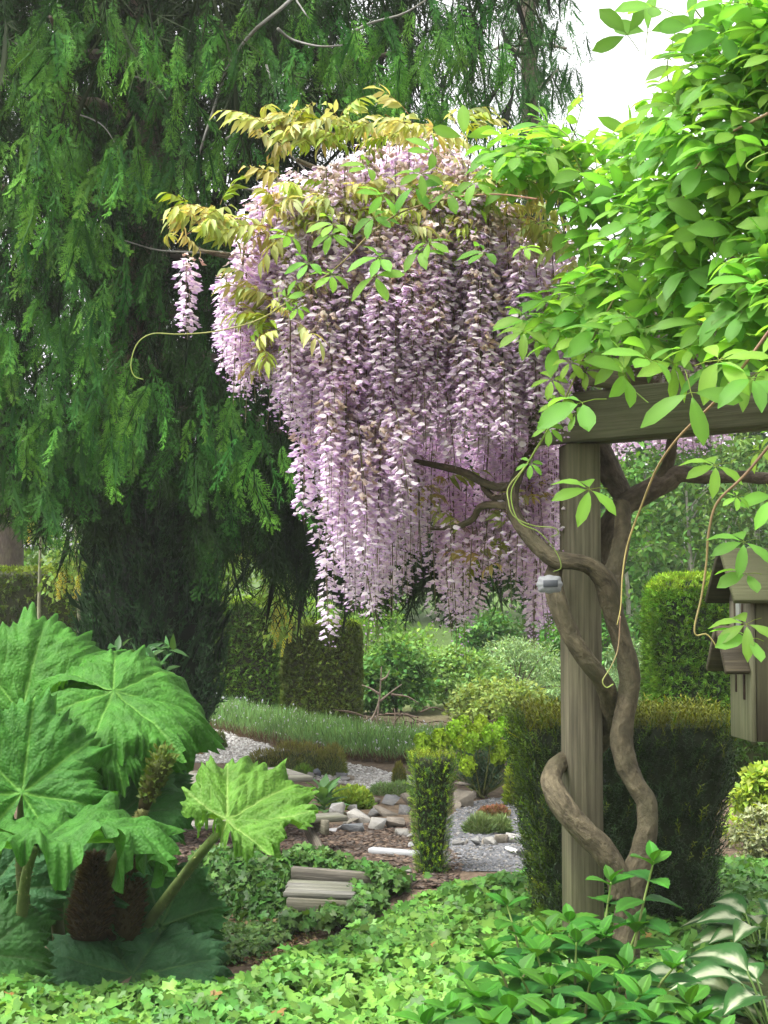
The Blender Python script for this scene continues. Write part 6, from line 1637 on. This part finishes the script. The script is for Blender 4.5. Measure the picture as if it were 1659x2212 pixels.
for i, (x, y, Y, s) in enumerate(TIPS):
    p = at(x, y, Y); q = hb + np.array([(p[0] - hb[0]) * .55, (p[1] - hb[1]) * .6, 0]); q[2] = 0
    m_ = lerp(q, p, .6) + np.array([0, 0, .04]); path = smooth_path(np.array([q, m_, p]), 30)
    g = G(); tube(g, [q, m_, p], [.007, .005, .0035], 6, (.22, .17, .11), n=14, col2=(.13, .22, .05)); st = obj('stem', g, M_STEM, hyd, smooth=True)
    L_ = np.concatenate([[0], np.cumsum(np.linalg.norm(np.diff(path, axis=0), axis=1))]); L_ = L_[-1] - L_
    a0 = rng.random() * PI; ax = unit(p - m_)
    tall = y < 1930
    for k, (dist, ls, el) in enumerate(((.0, .5, 1.1), (.012, .72, .62), (.075, .95, .25), (.15, 1.1, .05), (.24, 1.1, -.05))[:(5 if tall else 4)]):
        o_ = path[np.abs(L_ - dist * s).argmin()]
        for sd in (0, PI):
            a = a0 + k * PI / 2 + sd + rng.normal() * .15
            f = np.array([math.cos(a) * math.cos(el), math.sin(a) * math.cos(el), math.sin(el)]) + rvec(1, .1)[0]
            inst('leaf', mhy[2] if k < 2 else mhy[rng.integers(0, 4)], frame1(f, np.array([0, -.15, 1.0]) - .6 * f), o_, ls * s * 1.3 * rng.uniform(.85, 1.1), hyd)

# ================================================================ hostas
def hosta_leaf(L=.23, w=.14, seed=0, rows=15, cols=13, white=.55):
    r = np.random.default_rng(seed); V = []; C = []
    wob = r.uniform(0, 6)
    for i in range(rows):
        t = i / (rows - 1); ww = w / 2 * np.interp(t, [0, .1, .3, .5, .75, .92, 1], [.15, .62, 1, .98, .66, .25, .01])
        for j in range(cols):
            u = (j / (cols - 1) - .5) * 2
            z = .35 * L * t - .75 * L * t * t + .35 * ww * abs(u) - .12 * ww * u * u + .006 * math.sin(u * 14) * (1 - abs(u)) * .4
            V.append((u * ww, t * L * .95, z + .006 * math.sin(t * 9 + wob) * abs(u)))
            e = white + .16 * math.sin(t * 11 + wob + u * 2) + .10 * math.sin(t * 23 + u * 9 + wob)
            k = 1 / (1 + math.exp((abs(u) - e * (1 - .35 * t)) * 16))
            C.append(lerp(np.array((.04, .11, .03)) * (1 + .1 * math.sin(u * 30)), np.array((.45, .49, .34)), k))
    T = []
    for i in range(rows - 1):
        for j in range(cols - 1):
            a = i * cols + j; T += [(a, a + 1, a + cols + 1), (a, a + cols + 1, a + cols)]
    return np.array(V), np.array(T), np.array(C)
mho = [tmesh('leaf', hosta_leaf(seed=s, white=w_), M_BROAD, True) for s, w_ in ((1, .48), (2, .34), (3, .55), (4, .24))]
HGp = 'variegated hostas in the right foreground'
for (x, y, z0, n, R0, lab) in ((1650, 2110, .0, 34, .85, 'large hosta with white centred leaves at the right edge, below the bark path'), (1510, 2215, .0, 24, .72, 'smaller hosta with white centred leaves between the hydrangea and the large hosta'), (1680, 2290, .0, 26, 1.0, 'hosta with mostly green leaves in the bottom right corner')):
    b = gnd(x, y, z0) if y < 2200 else gnd(x, y, 0); t = thing('hosta', lab, 'plant', b, HGp)
    g = G()
    for k in range(n):
        a = k * 2.4 + rng.normal() * .2; u = (k + .5) / n; el = lerp(1.25, .35, u); ln = lerp(.30, .16, u) * R0
        f = np.array([math.cos(a) * math.cos(el), math.sin(a) * math.cos(el), math.sin(el)]); tip = b + f * ln + np.array([0, 0, .02])
        tube(g, [b, lerp(b, tip, .6) + np.array([0, 0, .02]), tip], [.006, .005, .004], 5, (.13, .2, .06), n=5)
        f2 = np.array([math.cos(a), math.sin(a), .35 * (1 - u) + .05])
        inst('leaf', mho[rng.integers(0, 4) if x < 1660 else rng.choice([1, 3, 3, 0])], frame1(f2, np.array([0, 0, 1.0]) + .3 * (np.array([0, -1, 0])) + rvec(1, .15)[0]), tip, R0 * rng.uniform(.8, 1.15), t)
    obj('stalks', g, M_STEM, t)

# ================================================================ birdhouse
A2 = unit(np.array([.995, .08, 0])); S2 = np.array([-A2[1], A2[0], 0]); UP = np.array([0, 0, 1.0])
FC = at(1597, 1297, 5.0)                      # plan centre of the front
def bp(a, s, z): return np.array([FC[0], FC[1], 0]) + A2 * a + S2 * s + UP * z
LW = .34; HW = .11; ZB, ZW, ZA = 1.135, 1.60, 1.765
bh = thing('birdhouse', 'dark weathered wooden birdhouse with two pitched roofs at the right edge', 'birdhouse', bp(.17, 0, 0))
BWC = (.045, .037, .022); LIGHT = (.11, .10, .07)  # wood colours darkened, shade of the climber put in
g = G(); box(g, bp(.008, 0, (ZB + ZW) / 2), A2, S2, UP, .018, 2 * HW, ZW - ZB, LIGHT, .003)
V = np.array([bp(-.001, -HW, ZW), bp(-.001, HW, ZW), bp(-.001, 0, ZA - .03), bp(.017, -HW, ZW), bp(.017, HW, ZW), bp(.017, 0, ZA - .03)])
g.add(V, [(0, 2, 1), (3, 4, 5), (0, 3, 5), (0, 5, 2), (1, 2, 5), (1, 5, 4)], LIGHT); fw = obj('front_wall', g, M_POST, bh)
for (s_, z0, z1, w_) in ((-.035, 1.47, 1.595, .016), (.045, 1.47, 1.595, .012), (-.045, 1.27, 1.39, .018), (.04, 1.29, 1.39, .014)):
    g = G(); box(g, bp(-.0015, s_, (z0 + z1) / 2), A2, S2, UP, .006, w_, z1 - z0, (.03, .018, .012), .001); obj('slot', g, M_WOOD, fw)
g = G(); box(g, bp(-.003, .0, 1.535), A2, S2, UP, .01, .035, .12, (.2, .21, .2), .002); obj('trim', g, M_POST, fw)
for s_ in (-1, 1):
    for k in range(2):
        g = G(); box(g, bp(.018 + .08 + k * .161, s_ * (HW - .009), (ZB + ZW) / 2 - .001), A2, S2, UP, .158, .017, ZW - ZB - .004, np.array(BWC) * rng.uniform(.85, 1.1), .002); obj('side_board', g, M_POST, bh)
g = G(); box(g, bp(LW, 0, (ZB + ZW) / 2), A2, S2, UP, .018, 2 * HW - .001, ZW - ZB, BWC, .003); obj('back_wall', g, M_POST, bh)
g = G(); box(g, bp(.178, 0, ZB + .012), A2, S2, UP, .318, 2 * HW - .04, .016, BWC, .002); obj('floor', g, M_POST, bh)
def slab(a0, a1, s_out, z_out, z_top, th, name, col, parent):
    n_ = 3
    d = unit(S2 * s_out + UP * (z_out - z_top)); L_ = math.hypot(s_out, z_out - z_top); nn = np.cross(A2, d); nn = nn if nn[2] > 0 else -nn
    g = G(); box(g, bp((a0 + a1) / 2, 0, z_top) + d * L_ / 2 + nn * th / 2, A2, d, nn, a1 - a0, L_, th, col, .003); return obj(name, g, M_WOOD, parent)
for sg in (-1, 1):
    slab(-.07, LW + .07, sg * .152, 1.588, ZA - .002 * (sg + 1), .02, 'roof', (.032, .027, .016), bh)
    slab(-.085, -.002, sg * .098, 1.355, 1.505 - .002 * (sg + 1), .022, 'porch_roof', (.05, .042, .026), bh)
pb = bp(.19, 0, 0); g = G(); box(g, pb + UP * (ZB / 2 - .05), A2, S2, UP, .09, .09, ZB + .098, (.17, .15, .11), .005); obj('post', g, M_POST, bh)

# ================================================================ thin haze volume, added to soften contrast and lift darks
me = bpy.data.meshes.new('haze')
x0, x1, y0, y1, z0, z1 = -94, 94, -44, 134, -1.4, 17.5
me.from_pydata([(x, y, z) for z in (z0, z1) for y in (y0, y1) for x in (x0, x1)], [], [(0, 2, 3, 1), (4, 5, 7, 6), (0, 1, 5, 4), (2, 6, 7, 3), (0, 4, 6, 2), (1, 3, 7, 5)])
hm, N, L = new_mat('air')
pv = N.new('ShaderNodeVolumePrincipled'); pv.inputs['Color'].default_value = (.93, .96, .95, 1); pv.inputs['Density'].default_value = .0009
out = N.new('ShaderNodeOutputMaterial'); L.new(pv.outputs[0], out.inputs['Volume'])
me.materials.append(hm)
ho = bpy.data.objects.new('haze', me); COL.objects.link(ho); tag(ho, 'thin added haze softening the far trees', None, kind='stuff')
